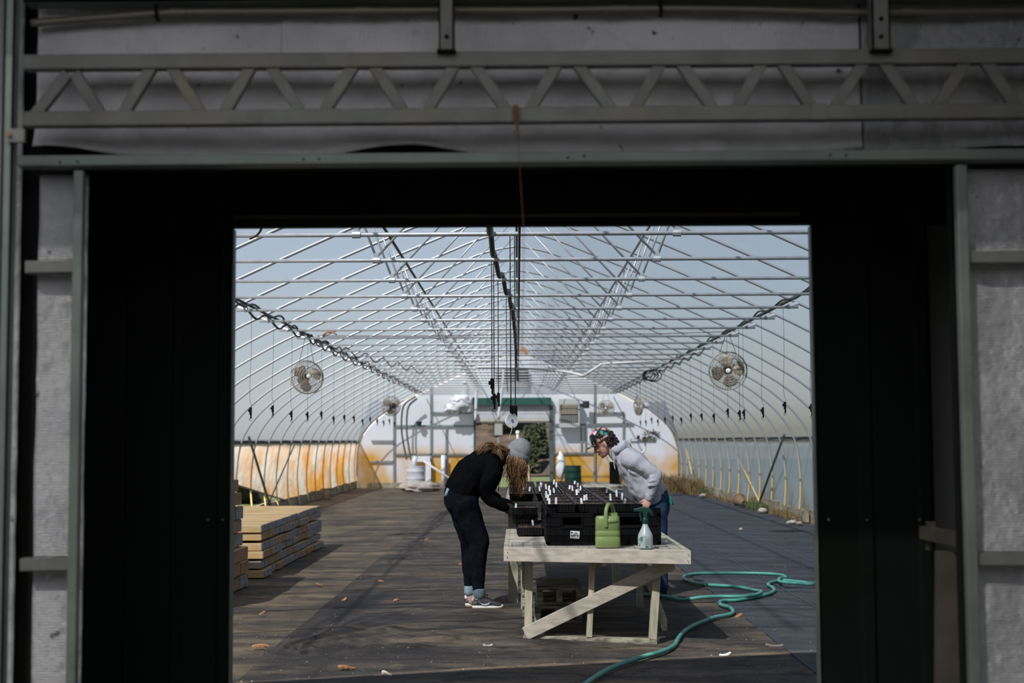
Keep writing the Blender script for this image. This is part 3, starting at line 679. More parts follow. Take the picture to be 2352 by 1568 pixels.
mb = MB(); mb.tube([V((-5.22, y, hem(-1, y))) for y in [24.6 + i * .5 for i in range(16)]], .02, 6); solo('curtain_rod', mb, M['galv_dark'], 'dark roll-up pipe along the raised bottom of the left side curtain', 'pipe', base=(-5.22, 26, .6))

# arch frames
def make_arch():
    t = Thing('arch_frame', '', 'frame', (0, 0, 0), 'arch frames of the greenhouse')
    mb = MB(); mb.tube(PROFILE, .018, 8); t.part('hoop', mb, M['hoop'], smooth=True)
    mb = MB(); mb.tube([(-3.2, -.03, 3.0), (3.2, -.03, 3.0)], .0165, 8); t.part('cross_tie', mb, M['galv'], smooth=True)
    for s in (-1, 1):
        mb = MB(); mb.tube([(s * 1.16, -.03, 3.03), (s * .05, 0, 4.24)], .011, 6); t.part('ridge_strut', mb, M['galv'], smooth=True)
        mb = MB(); mb.tube([(s * 1.17, -.03, 3.03), (s * 1.46, 0, 3.8)], .011, 6); t.part('rafter_strut', mb, M['galv'], smooth=True)
        mb = MB(); mb.lathe([(.026, -.03), (.026, .03)], (s * 1.165, -.03, 3.0), 8, Matrix.Rotation(PI / 2, 3, 'Y')); mb.box((s * 1.165, -.03, 3.035), (.035, .02, .05)); t.part('clamp', mb, M['galv'])
        mb = MB(); mb.tube([(s * 3.08, -.03, 3.0), (s * 3.2, -.01, 3.04)], .026, 8); t.part('end_bracket', mb, M['galv'])
    return t.o
arch = make_arch()
ns = list(range(6, 32))
for i, n in enumerate(ns):
    lb = 'galvanised pipe arch with cross tie, %s frame in from the doorway' % ORD[i + 1] if n < 31 else 'galvanised pipe arch with cross tie, last frame before the far end wall'
    if i == 0: arch.location = (0, n * BAY, 0); arch['label'] = lb
    else: dup(arch, (0, n * BAY, 0), 0, lb)
for x, z, r, m, lb in ((0, 4.275, .018, 'galv_dark', 'dark ridge pipe running along the roof peak'), (-1.43, 3.80, .017, 'galv_dark', 'dark lengthwise pipe under the left roof slope beside the struts'), (1.43, 3.80, .017, 'galv', 'galvanised lengthwise pipe under the right roof slope beside the struts'),
                       (-3.06, 3.06, .017, 'galv_dark', 'lengthwise pipe over the left ends of the cross ties, strung with hoses'), (3.06, 3.06, .021, 'galv_dark', 'lengthwise pipe over the right ends of the cross ties')):
    mb = MB(); mb.tube([(x, 7.4, z), (x, Y1 - .1, z)], r, 8); solo('purlin', mb, M[m], lb, 'pipe', 'lengthwise roof pipes', base=(x, 7.4, z), smooth=True)

# front gable (opaque) and far end wall
def arch_wall(y, th, x0, x1, zh, m, name, nseg=60):
    mb = MB(); xs = sorted(set([-5.2 + 10.4 * i / nseg for i in range(nseg + 1)] + [x0, x1]))
    for a, b in zip(xs[:-1], xs[1:]):
        mid = (a + b) / 2; zb = zh if x0 < mid < x1 else 0
        if b - a < 1e-4: continue
        za, zb2 = ztop(a), ztop(b)
        vs = [(a, y, zb), (b, y, zb), (b, y, zb2), (a, y, za), (a, y + th, zb), (b, y + th, zb), (b, y + th, zb2), (a, y + th, za)]
        mb.add(vs, [(0, 1, 2, 3), (7, 6, 5, 4)] if th else [(0, 1, 2, 3)])
    return struct(name, mb, m)
arch_wall(6.26, .03, -1.36, 1.42, 2.62, M['shed_wall'], 'wall_gable')
YE = 46.45
D0 = P(1093, 1000, YE).x; D1 = P(1263, 1000, YE).x; DZ = P(1180, 931, YE).z
arch_wall(YE, 0, D0, D1, DZ, M['end_film'], 'wall_back')
YF = YE - .06
def ebar(x0, y0, x1, y1, w=4): mb = MB(); pbar(mb, x0, y0, x1, y1, YF, PX(w, YF), .04); return mb
for b in ((905, 905, 905, 1118), (990, 870, 990, 1105), (1025, 980, 1025, 1105), (905, 978, 1092, 978), (990, 948, 1084, 948), (905, 1043, 1075, 1043), (853, 1013, 905, 1013), (850, 1060, 905, 1060),
          (1366, 880, 1366, 1112), (1268, 975, 1366, 975), (1366, 974, 1455, 973), (1366, 949, 1432, 948), (1432, 945, 1432, 1020), (1268, 1041, 1366, 1040), (1335, 980, 1335, 1038, 3), (1345, 980, 1345, 1040, 3), (1447, 1010, 1505, 1009)):
    trim(ebar(*b), M['bar'])
mb = MB(); a = P(845, 1119, YF - .05); b = P(1093, 1107, YF - .05); mb.span((-4.9, YF - .06, 0), (b.x, YF - .01, .16)); struct('baseboard_back_left', mb, M['curb'])
mb = MB(); mb.span((D1 + .1, YF - .06, 0), (4.9, YF - .01, .16)); struct('baseboard_back_right', mb, M['curb'])
# roller door
mb = MB(); mb.span((D1 - .02, YF - .06, 0), (D1 + .11, YF + .04, DZ)); rd = struct('door_3', mb, M['steel_green'])
mb = MB(); mb.span((D0 - .07, YF - .06, 0), (D0, YF + .04, DZ)); s = link_mesh('door_post', mb, M['green_trim']); s.parent = rd
a = P(1086, 930, YF); b = P(1266, 913, YF); mb = MB(); mb.span((a.x, YF - .22, a.z), (b.x, YF, b.z)); s = link_mesh('header_box', mb, M['green_trim']); s.parent = rd
a = P(1094, 966, YF); b = P(1263, 929, YF); mb = MB()
for i in range(7):
    z0 = a.z + (b.z - a.z) * i / 7; z1 = a.z + (b.z - a.z) * (i + .96) / 7; mb.span((a.x, YF - .03 - .01 * (i % 2), z0), (b.x, YF, z1))
s = link_mesh('roller_curtain', mb, M['door_white']); s.parent = rd
a = P(1094, 971, YF); b = P(1263, 962, YF); mb = MB(); mb.span((a.x, YF - .06, a.z), (b.x, YF + .01, b.z)); s = link_mesh('bottom_bar', mb, mat('beige_bar', (.52, .48, .40), .6)); s.parent = rd
# side wall braces
for (p, q, Yp, Yq, m, w, lb) in (((560, 1003), (622, 1168), 26.9, 29.6, 'galv_dark', .05, 'dark diagonal brace on the left side wall, leaning to the far end'),
                          ((668, 1022), (611, 1152), 32.4, 29.4, 'rust', .03, 'thin rusty diagonal brace on the left side wall crossing the dark one'),
                          ((1806, 998), (1748, 1155), 27.2, 30.4, 'galv_dark', .05, 'dark diagonal brace on the right side wall'),
                          ((1700, 1043), (1748, 1155), 33.2, 30.3, 'hoop', .04, 'yellowed diagonal brace on the right side wall meeting the dark one at the ground'),
                          ((1524, 1030), (1548, 1090), 43.0, 42.0, 'hoop', .05, 'yellowed diagonal brace near the far end of the right side wall')):
    A, B = P(*p, Yp), P(*q, Yq); sg = -1 if A.x < 0 else 1; A.x = sg * 5.08; B.x = sg * 5.12; B.z = max(B.z, .03)
    mb = MB(); mb.tube([A, B], w / 2, 8); solo('brace', mb, M[m], lb, 'brace', 'diagonal side wall braces', base=B, smooth=True)
# ================================================================== things hung in the roof
RX90 = Matrix.Rotation(PI / 2, 3, 'X')
def make_fan(label, c, r, R, top, motor_front=False, white=False, blades=3, spin=.4):
    """circulation fan, disc facing -y before R turns it; hung from height `top`"""
    c = V(c); t = Thing('circulation_fan', label, 'fan', c, 'round circulation fans')
    tf = lambda p: c + R @ V(p)
    mb = MB()
    for yy, sc in ((-.09, 1), (.07, 1)):
        for k, f in enumerate((1, .86, .72, .58, .44, .3)):
            dy = yy * (1 - (f * .9) ** 3)
            mb.tube([tf((r * f * math.cos(a), dy, r * f * math.sin(a))) for a in [2 * PI * i / 28 for i in range(28)]], .007 if k == 0 else .0028, 5, closed=True)
        for i in range(40):
            a = 2 * PI * i / 40
            mb.tube([tf((r * f * math.cos(a), yy * (1 - (f * .9) ** 3), r * f * math.sin(a))) for f in (.2, .5, .8, 1)], .0022, 4)
    mb.tube([tf((r * math.cos(a), 0, r * math.sin(a))) for a in [2 * PI * i / 28 for i in range(28)]], .012, 6, closed=True)
    t.part('guard', mb, M['fan_wire'], smooth=True)
    for k in range(blades):
        a0 = spin + 2 * PI * k / blades
        def bl(u, v):
            a = a0 + (u - .5) * (1.25 if v > .3 else .8); rr = r * (.16 + .72 * v * (1 - .25 * (2 * u - 1) ** 2 * v)); return tf((rr * math.cos(a), .035 * (2 * u - 1) - .01, rr * math.sin(a)))
        mb = MB(); mb.grid(bl, 8, 6); t.part('blade', mb, M['fan_blade'], smooth=True, solid=.004)
    mb = MB(); mb.lathe([(r * .13, -.085), (r * .13, -.095), (r * .08, -.105), (.01, -.108)], c, 20, R @ Matrix.Rotation(-PI / 2, 3, 'X') @ Matrix.Scale(-1, 3, (0, 0, 1)) if False else R @ RX90 @ Matrix.Rotation(PI, 3, 'X')); 
    t.part('hub', mb, M['fan_white'], smooth='auto')
    s = -1 if motor_front else 1
    mb = MB(); mb.tube([tf((0, s * .10, 0)), tf((0, s * .12, 0)), tf((0, s * .26, 0)), tf((0, s * .28, 0))], [.05, .075, .075, .045], 14); t.part('motor', mb, M['motor'] if not white else M['fan_white'], smooth='auto')
    mb = MB()
    for sx in (-1, 1): mb.tube([tf((sx * r * .45, 0, r * .9)), V((c.x + sx * .03, c.y, top))], .004, 5)
    t.part('hanger', mb, M['black_cord']); return t
FY = 21.0
a = P(705, 866, FY); make_fan('round caged fan with three dusty blades hung on the left by the side wall', a, .245, Matrix.Rotation(.42, 3, 'Z') @ Matrix.Rotation(-.12, 3, 'X'), 3.03, spin=.35)
a = P(1672, 851, FY); make_fan('round caged fan hung on the right, facing the doorway square on', a, .278, Matrix.Rotation(-.1, 3, 'Z') @ Matrix.Rotation(.06, 3, 'X'), 3.03, blades=4, spin=.2)
a = P(898, 932, 34.5); make_fan('small pale fan far down the left side, its dark motor toward the doorway', a, .235, Matrix.Rotation(.3, 3, 'Z'), 3.03, motor_front=True)
a = P(1392, 937, 43.5); make_fan('small tan fan near the end wall beside the louvred heater', a, .245, Matrix.Rotation(-.15, 3, 'Z'), 3.0)
a = P(1467, 931, 36.5); make_fan('fan turned edge-on near the far right, its white motor pointing left', a, .25, Matrix.Rotation(-1.25, 3, 'Z'), 3.03, white=True)

def hang_line(x, y, ztop_, zbot, label, r=.0045, group='hanging lines with clips', clips=1, hook=True, wob=0.):
    t = Thing('hanging_line', label, 'cord', (x, y, zbot), group)
    mb = MB(); pts = [V((x, y, ztop_)), V((x + wob * .2, y, (ztop_ * .6 + zbot * .4))), V((x - wob, y, zbot + .22)), V((x + wob, y, zbot + .12)), V((x, y, zbot + .08))]
    mb.tube(cr(pts, 3), r, 5); t.part('string', mb, M['black_cord'], smooth=True)
    for k in range(clips):
        z = zbot + k * .0
        mb = MB(); mb.box((x, y, z + .05), (.028, .022, .085)); mb.box((x - .018, y, z + .055), (.022, .014, .03)); mb.box((x + .004, y, z - .012), (.018, .014, .05)); t.part('clip', mb, M['black_plastic'], bev=.003)
    if hook:
        mb = MB(); mb.tube([(x + .014 * math.cos(a), y, z - .045 + .014 * math.sin(a)) for a in [PI / 2 + i * .55 for i in range(9)]], .0028, 5); t.part('hook', mb, M['black_plastic'], smooth=True)
    return t
for side, sx, lo_n in (('left', -1, 11), ('right', 1, 10)):
    for n in range(lo_n, 25):
        y = n * BAY + .08; zb = 1.80 + .0045 * (n - 10) * 1.6 + .03 * math.sin(n * 2.3 + sx)
        if sx < 0: zb += .02
        hang_line(sx * 3.05, y, 3.02, zb, 'black cord and clip on the %s roof pipe, %s from the doorway' % (side, ORD[n - lo_n + 1]), r=.0022, wob=.012 if n < 14 else 0)
hang_line(P(1699, 940, 18.9).x, 18.9, 3.02, P(1699, 958, 18.9).z, 'black cord with a long clip hanging just right of the right-hand fan, doubled beside another', r=.003)
GC = 'hanging lines over the benches'
for px, n, pb, lb, hk in ((1130, 8, 886, 'black cord over the benches whose clip hangs highest', False), (1135, 8, 921, 'black cord over the benches with an open hook under its clip', True), (1145, 9, 917, 'black cord over the benches with a clip just right of the hooked one', False), (1184, 7, 951, 'black cord over the benches with a clip right of the round white dial', False)):
    y = n * BAY + (.06 if n == 7 else -.03); a = P(px, pb, y); hang_line(a.x, y, 3.0, a.z - .03, lb, .0042, GC, hook=hk)
y = 10 * BAY - .03; a = P(1164, 899, y); mb = MB(); mb.tube(cr([(a.x, y, 3.0), (a.x, y, 2.4), (a.x + .004, y, a.z + .05), (a.x + .012, y, a.z)], 4), .004, 5)
solo('hanging_line', mb, M['black_cord'], 'thin black cord over the benches without any clip', 'cord', GC, base=(a.x, y, 3), smooth=True)
# round white dial
y = 7 * BAY - .03; a = P(1175, 966, y)
t = Thing('hanging_dial', 'round white dial hanging over the benches with a frayed string below', 'dial', a)
R = Matrix.Rotation(.6, 3, 'Z')
mb = MB(); mb.lathe([(.052, .008), (.055, .004), (.055, -.004), (.052, -.008)], a, 28, R @ RX90); t.part('disc', mb, M['fan_white'], smooth='auto')
mb = MB(); mb.lathe([(.009, .009), (.010, .0115), (.008, .0115), (.007, .009)], a, 20, R @ RX90, cap=False); t.part('centre_ring', mb, M['motor'], smooth=True)
mb = MB(); mb.tube([a + V((-.004, 0, .055)), V((a.x - .004, y, 2.981))], .0042, 5); t.part('string', mb, M['black_cord'], smooth=True)
b = P(1175, 941, y); mb = MB(); mb.box(b, (.026, .02, .06)); mb.tube([b + V((0, 0, -.03)), a + V((0, 0, .05))], .003, 5); t.part('clip', mb, M['black_plastic'])
mb = MB(); mb.tube(cr([a + V((.004, -.012, -.03)), a + V((.002, -.014, -.06)), a + V((-.012, -.01, -.11)), a + V((-.016, -.01, -.135))], 4), .0035, 5); t.part('tail', mb, mat('twine', (.5, .45, .36), .9), smooth=True)

# hoses slung along the roof
def slung(px_nodes, r, sag, m, label, name='roof_hose'):
    pts = []; k0 = None
    for (x, n, z) in px_nodes:
        p = V((x, n * BAY - .05, z))
        if k0 is not None: mid = k0.lerp(p, .55); mid.z -= sag; pts.append(mid)
        pts.append(p); k0 = p
    mb = MB(); mb.tube(cr(pts, 5), r, 8)
    return solo(name, mb, M[m], label, 'hose', base=pts[0], smooth=True)
xs_h = [(-.18, 6.2), (-.19, 7), (-.185, 8), (-.135, 9), (-.085, 10), (-.055, 11), (-.045, 12), (-.035, 13), (-.03, 14), (-.03, 15), (-.02, 16), (-.02, 17), (-.02, 18), (-.015, 20), (-.01, 22), (0, 24)]
slung([(x, n, 3.045 if n > 6.5 else 2.98) for x, n in xs_h], .021, .09, 'black_hose', 'thick black hose draped from tie to tie along the middle of the roof')
slung([(.02, n, 2.975) for n in range(6, 25)], .009, .05, 'black_cord', 'thin dark cable running along the middle of the roof beside the black hose', 'cable')
slung([(-3.10 + .03 * math.sin(n), n, 3.07) for n in range(10, 31)], .014, .10, 'black_hose', 'sagging dark hose tied along the left roof pipe, outer run')
slung([(-2.98 + .05 * math.sin(n * 1.7), n, 3.06) for n in range(10, 31)], .012, .07, 'black_hose', 'sagging dark hose tied along the left roof pipe, inner run')
slung([(-2.98 + .16 * (n - 15) if n > 15 else -2.98, n, 3.05) for n in range(14, 22)], .010, .12, 'black_hose', 'thin dark hose leaving the left roof pipe toward the middle of the house')
slung([(3.02 + .03 * math.sin(n * 2), n, 3.08) for n in range(9, 31)], .011, .05, 'black_hose', 'dark hose tied along the right roof pipe')
slung([(3.10, n, 3.02) for n in range(16, 31)], .010, .09, 'black_hose', 'second dark hose sagging under the far stretch of the right roof pipe')
a = P(1490, 862, 29.5); mb = MB()
for k in range(3): mb.tube([a + V(((.13 + .02 * k) * math.cos(t_) + .05 * k, .02 * k, (.10 + .012 * k) * math.sin(t_))) for t_ in [2 * PI * i / 20 for i in range(20)]], .012, 6, closed=True)
solo('hose_coil', mb, M['black_hose'], 'coil of dark hose hooked on the right roof pipe toward the far end', 'hose', base=a, smooth=True)
mb = MB(); mb.tube(cr([P(575, 548, 10.0), P(590, 540, 9.9), P(600, 525, 9.8), P(598, 505, 9.7)], 4), .008, 6)
solo('cable_tail', mb, M['red_cord'], 'short dark red cable end tied on the nearest cross tie at its left', 'cord', base=P(575, 548, 10), smooth=True)
# leaf caught on a tie, pale plastic pipes, red string
p = P(757, 771, 14 * BAY); mb = MB(); mb.grid(lambda u, v: p + V(((u - .5) * .2, (v - .5) * .12, .02 + .05 * math.sin(u * 3) - .04 * abs(v - .5))), 8, 4)
solo('paper_scrap', mb, M['chip'], 'orange-brown scrap lying on the cross tie above the left fan', 'scrap', base=p, smooth=True, solid=.004)
mb = MB(); mb.tube(cr([(-2.9, 14 * BAY - .06, 3.03), (-1.2, 14 * BAY - .06, 3.02), (.1, 14 * BAY - .06, 3.04), (2.0, 14 * BAY - .06, 3.03)], 5) + [V((3.0, 14 * BAY, 3.06))], .005, 5)
solo('red_string', mb, M['red_cord'], 'thin red string wound along a cross tie above the left fan', 'cord', base=(0, 14 * BAY, 3.03), smooth=True)
Yp = 28.0
mb = MB(); mb.tube(cr([P(1095, 843, Yp), P(1200, 845, Yp), P(1290, 852, Yp), P(1340, 863, Yp - .1)], 6), .028, 8); mb.tube([P(1340, 863, Yp - .1), P(1383, 835, Yp - .2)], .024, 8); mb.tube([P(1383, 835, Yp - .2), P(1505, 829, Yp - .2)], .018, 8)
solo('plastic_pipe', mb, M['white_pvc'], 'bent white plastic pipe hung under the cross ties near the far end', 'pipe', base=P(1200, 845, Yp), smooth=True)
Yp = 29 * BAY + .5
mb = MB(); mb.tube(cr([P(1088, 845, Yp), P(1092, 860, Yp), P(1094, 900, Yp), P(1092, 965, Yp)], 5), .045, 8)
solo('downpipe', mb, M['white_pvc'], 'pale pipe dropping down the far end wall left of the roller door', 'pipe', base=P(1092, 965, Yp), smooth=True)
mb = MB(); mb.tube(cr([P(1146, 840, Yp - 3), P(1156, 850, Yp - 3), P(1152, 900, Yp - 3), P(1144, 962, Yp - 3)], 5), .035, 8)
solo('downpipe', mb, M['white_pvc'], 'pale pipe hanging in front of the roller door', 'pipe', base=P(1144, 962, Yp - 3), smooth=True)

# ================================================================== far end wall things
YW_ = YF - .05
def pxbox(mb, x0, y0, x1, y1, Y, d): a = P(x0, y1, Y); b = P(x1, y0, Y); return mb.span((a.x, Y - d, a.z), (b.x, Y, b.z))
t = Thing('louver_vent', 'wide dark louvred vent high in the far end gable above the roller door', 'vent', P(1176, 892, YW_))
mb = MB(); pxbox(mb, 1138, 848, 1214, 890, YW_, .05); t.part('frame', mb, M['louver_dark'])
for i in range(6):
    mb = MB(); pxbox(mb, 1140, 853 + i * 6.4, 1212, 856 + i * 6.4, YW_ - .05, .04); t.part('slat', mb, M['louver'])
t = Thing('unit_heater', 'pale boxed heater with louvred front hung on the end wall right of the roller door', 'heater', P(1307, 980, YW_ - .3))
mb = MB(); pxbox(mb, 1284, 916, 1330, 982, YW_, .35); t.part('casing', mb, mat('casing', (.50, .50, .47), .5), bev=.01)
mb = MB(); pxbox(mb, 1287, 928, 1327, 970, YW_ - .35, .01); t.part('opening', mb, M['louver_dark'])
for i in range(5):
    mb = MB(); pxbox(mb, 1288, 929 + i * 4.6, 1326, 931.4 + i * 4.6, YW_ - .36, .03); t.part('slat', mb, mat('tan_slat', (.55, .47, .33), .5))
mb = MB()
for i in range(9): pxbox(mb, 1289 + i * 4.2, 953, 1290.5 + i * 4.2, 969, YW_ - .36, .02)
t.part('grille', mb, M['louver'])
mb = MB(); c = P(1346, 930, YW_ - .3); mb.tube([P(1332, 930, YW_ - .3), c], .05, 10); mb.tube([c + V((0, 0, .13)), c - V((0, 0, .1))], .11, 12); t.part('flue_elbow', mb, M['motor'], smooth='auto')
mb = MB(); c = P(962, 978, YW_ - .15); mb.lathe([(.07, 0), (.10, .13), (.115, .14), (.1, .15)], c, 16); solo('hanging_pot', mb, M['dark_green'], 'small dark green pot on the end wall bar at the left', 'pot', base=c, smooth='auto')
def crumple(c, sx, sy, sz, seed, n=22, amp=.35):
    mb = MB(); c = V(c)
    def fn(u, v):
        a = 2 * PI * u; b = PI * v; d = V((math.cos(a) * math.sin(b), math.sin(a) * math.sin(b), math.cos(b)))
        k = 1 + amp * noise.noise(d * 2.3 + V((seed, 0, 0))) + amp * .5 * noise.noise(d * 6 + V((0, seed, 0))); return c + V((d.x * sx * k, d.y * sy * k, d.z * sz * k))
    mb.grid(fn, n, n // 2); return mb
mb = crumple(P(1058, 925, YF - .5), .30, .2, .30, 1, amp=.55); mb2 = crumple(P(1036, 938, YF - .5), .22, .15, .14, 2, amp=.6); mb.add(mb2.v, mb2.f); mb2 = crumple(P(1068, 900, YF - .45), .12, .12, .35, 3, amp=.5); mb.add(mb2.v, mb2.f)
solo('plastic_bundle', mb, M['white_plastic'], 'crumpled white plastic sheet hanging on the end wall left of the roller door', 'plastic sheet', base=P(1050, 940, YF - .5), smooth=True)
for pxs, lb in (((920, 952, 905, 990, 1108), 'left'), ((930, 960, 916, 990, 1108), 'right')):
    pass
mb = MB(); mb.tube(cr([P(955, 910, YF - .5), P(928, 930, YF - .5), P(922, 975, YF - .5), P(926, 1015, YF - .5), P(934, 1055, YF - .5)], 6), .03, 8)
solo('hanging_hose', mb, M['galv_dark'], 'dark hose curving down the end wall at the left, outer one', 'hose', base=P(934, 1055, YF - .5), smooth=True)
mb = MB(); mb.tube(cr([P(958, 915, YF - .4), P(938, 935, YF - .4), P(934, 980, YF - .4), P(937, 1015, YF - .4), P(944, 1055, YF - .4)], 6), .03, 8)
solo('hanging_hose', mb, M['galv_dark'], 'dark hose curving down the end wall at the left, inner one', 'hose', base=P(944, 1055, YF - .4), smooth=True)
def drum(px, pyb, Y, r, h, m, label, ribs=3):
    b = P(px, pyb, Y); b.z = 0.012; t = Thing('drum', label, 'barrel', b)
    prof = [(r * .96, 0), (r, .02)]
    for i in range(ribs): z = h * (i + .7) / (ribs + .4); prof += [(r, z - .03), (r * 1.04, z), (r, z + .03)]
    prof += [(r, h - .03), (r * .97, h)]
    mb = MB(); mb.lathe(prof, b, 24); t.part('shell', mb, M[m], smooth='auto')
    mb = MB(); mb.lathe([(r * 1.02, h - .02), (r * 1.02, h + .012), (r * .9, h + .012)], b, 24); t.part('rim', mb, M[m], smooth='auto'); return t
drum(1316, 1107, 44.5, .26, .70, 'green_drum', 'dark green drum by the end wall right of the roller door')
drum(955, 1095, 43.5, .28, .72, 'white_barrel', 'grey-white drum by the left half of the end wall')
mb = crumple(P(1288, 1070, 44.6), .14, .12, .42, 9, amp=.3); 
for v in mb.v: v.z = max(v.z, .01)
solo('plastic_bundle', mb, M['white_plastic'], 'upright wrapped white plastic bundle beside the dark green drum', 'plastic sheet', base=P(1288, 1105, 44.6), smooth=True)
mb = crumple((P(968, 1100, 42.6).x, 42.6, .14), .62, .3, .16, 12, amp=.6)
for v in mb.v: v.z = max(v.z, .014)
solo('rubble_heap', mb, M['stone'], 'low heap of pale scraps on the floor in front of the grey-white drum', 'heap', base=(-2.8, 42.6, 0), smooth=True)
mb = MB(); pxbox(mb, 945, 1047, 988, 1060, YF - .1, .1); pxbox(mb, 978, 1060, 990, 1117, YF - .1, .1); solo('white_board', mb, M['white_plastic'], 'white sheet panel leaning on the end wall behind the grey-white drum', 'board', base=P(970, 1095, YF))
mb = MB(); a = P(1018, 1045, YF - .2); b = P(1018, 1103, YF - .2); mb.tube([V((a.x, a.y, .02)), a], .07, 10); solo('white_post', mb, M['white_plastic'], 'short white post standing against the stained end wall', 'post', base=(a.x, a.y, 0), smooth=True)
mb = MB(); q = P(1062, 1110, YF - .9); mb.tube([P(972, 1058, YF - 1.2), V((q.x, q.y, .04))], .035, 8); solo('white_pole', mb, M['white_pvc'], 'white pole leaning across the end wall behind the bending person in black', 'pole', base=P(1034, 1092, YF - 1), smooth=True)
mb = MB(); q = P(952, 1050, 43.5); mb.tube([V((q.x - .03, 43.5, .735)), V((q.x + .03, 43.5, 1.05))], .07, 8); solo('pipe_stub', mb, M['white_pvc'], 'short white pipe stub standing on the grey-white drum', 'pipe', base=(q.x, 43.5, .735), smooth=True)
mb = MB(); pxbox(mb, 1400, 1060, 1422, 1117, YF - .1, .06); solo('dark_hatch', mb, M['dark'], 'dark low hatch in the end wall behind the person in the grey hoodie', 'hatch', base=P(1410, 1110, YF))
mb = crumple((P(1375, 1106, 42).x, 42, .09), .75, .3, .13, 21, amp=.4)
for v in mb.v: v.z = max(v.z, .014)
solo('sand_pile', mb, M['stone'], 'low pale heap on the ground near the end wall beyond the trays', 'heap', base=(2.5, 42, 0), smooth=True)
# dark wreath and red valves at the right corner
c = P(1497, 1000, 43); mb = MB()
for i in range(60):
    a = random.uniform(0, 2 * PI); rr = random.uniform(.05, .17); q = c + V((rr * math.cos(a) * 1.5, random.uniform(-.06, .06), rr * math.sin(a))); d = V((random.uniform(-1, 1), random.uniform(-.5, .5), random.uniform(-1, 1))).normalized() * .09
    mb.tube([q - d, q, q + d], [.006, .016, .004], 4)
solo('hanging_twigs', mb, M['bark'], 'dark bundle of dry twigs hung in the far right corner at hip board height', 'twig bundle', base=c)
t = Thing('standpipe', 'pale pipe with red valves in the far right corner', 'pipe', P(1480, 1040, 44))
mb = MB(); mb.tube(cr([P(1450, 1012, 44), P(1478, 1012, 44), P(1482, 1020, 44), P(1480, 1036, 44), P(1466, 1042, 44)], 5), .03, 8); t.part('pipe', mb, M['white_pvc'], smooth=True)
for px, py in ((1466, 1004), (1480, 1010)): mb = MB(); mb.box(P(px, py, 43.9), (.1, .08, .12)); t.part('valve', mb, M['rust'], bev=.02)

# ================================================================== along the side walls
b = F(750, 1147); 
t = Thing('bucket', 'grey bucket with dark contents against the left side wall', 'bucket', b)
mb = MB(); mb.lathe([(.115, .01), (.15, .27), (.16, .275), (.16, .29), (.145, .29), (.14, .24), (.02, .24)], b, 20); t.part('pail', mb, M['curb'], smooth='auto')
mb = MB(); mb.lathe([(.14, .235), (.07, .27), (.01, .28)], b, 16); t.part('contents', mb, M['soil'])
mb = MB(); mb.tube([b + V((.155 * math.cos(a), -.05, .27 - .12 * math.sin(a))) for a in [PI * i / 10 for i in range(11)]], .005, 5); t.part('handle', mb, M['galv_dark'])
b = F(1702, 1167); mb = MB(); R = Matrix.Rotation(.5, 3, 'Z') @ Matrix.Rotation(-1.25, 3, 'X')
mb.lathe([(.07, -.12), (.13, .1), (.14, .1), (.14, .13), (.12, .13), (.06, -.09)], V((b.x, b.y, .15)), 18, R); solo('fallen_pot', mb, M['terracotta'], 'brown pot lying on its side at the foot of the right side wall', 'pot', base=b, smooth='auto')
for i, (px, py, s, lb) in enumerate(((1752, 1178, .10, 'pale stone below the foot of the dark right brace'), (1822, 1203, .07, 'pale stone by the nearest visible leg on the right wall'), (1812, 1203, .05, 'small pale stone just left of another by the right wall'), (1836, 1206, .06, 'pale stone just right of another by the right wall'), (1616, 1143, .10, 'pale stone at the right wall between the weeds and the fallen pot'), (1702, 1217, .035, 'pale pebble alone on the blue-grey ground cloth'))):
    b = F(px, py, .02); mb = crumple((b.x, b.y, s * .55 + .015), s, s * .8, s * .6, 30 + i, 14, .3); solo('stone', mb, M['stone'], lb, 'stone', base=b, smooth=True)
def weeds(name, label, pts, m, n, h, spread):
    mb = MB()
    for i in range(n):
        p = random.choice(pts) + V((random.gauss(0, spread[0]), random.gauss(0, spread[1]), 0)); p.x = min(p.x, 5.12); p.z = .01
        hh = h * random.uniform(.35, 1.1); d = V((random.gauss(0, .35), random.gauss(0, .35), 1)); w = random.uniform(.006, .014)
        q1 = p + V((d.x * hh * .4, d.y * hh * .4, hh * .6)); q2 = p + V((d.x * hh, d.y * hh, hh * random.uniform(.6, 1)))
        q1.x = min(q1.x, 5.15); q2.x = min(q2.x, 5.17); mb.tube([p, q1, q2], [w, w * .8, w * .2], 4)
    o = solo(name, mb, M[m], label, 'weeds', base=pts[0]); o['kind'] = 'stuff'; return o
weeds('dry_weeds', 'brown dry weeds along the far part of the right side wall', [F(x, 1125 + (x - 1520) * .12) for x in range(1525, 1600, 8)], 'dry_weed', 900, .55, (.15, .6))
weeds('dry_weeds', 'sparse dry weeds at the right wall base past the brown clump', [F(x, 1137 + (x - 1600) * .25) for x in range(1600, 1870, 30)], 'dry_weed', 260, .2, (.08, .3))
weeds('green_weeds', 'green weeds along the middle of the right wall base', [F(x, y) for x, y in ((1612, 1136), (1620, 1140), (1730, 1170), (1738, 1174), (1758, 1178))], 'green_weed', 260, .26, (.06, .15))
# curb boards at the right wall
for i, (x0, x1, y, h) in enumerate(((1600, 1660, 1140, .24), (1665, 1690, 1160, .2), (1755, 1790, 1182, .28), (1795, 1850, 1190, .22))):
    a = F(x0, y); Ya = 5.18 * FPX / (x0 - 1188); Yb = 5.18 * FPX / (x1 - 1188)
    mb = MB(); mb.span((5.13, Yb, 0.02), (5.19, Ya, h)); solo('curb_board', mb, M['curb'], 'weathered board on edge at the right wall base, %s of four from the doorway' % ['fourth', 'third', 'second', 'nearest'][i], 'board', 'boards at the right wall base', base=(5.16, Ya, 0))

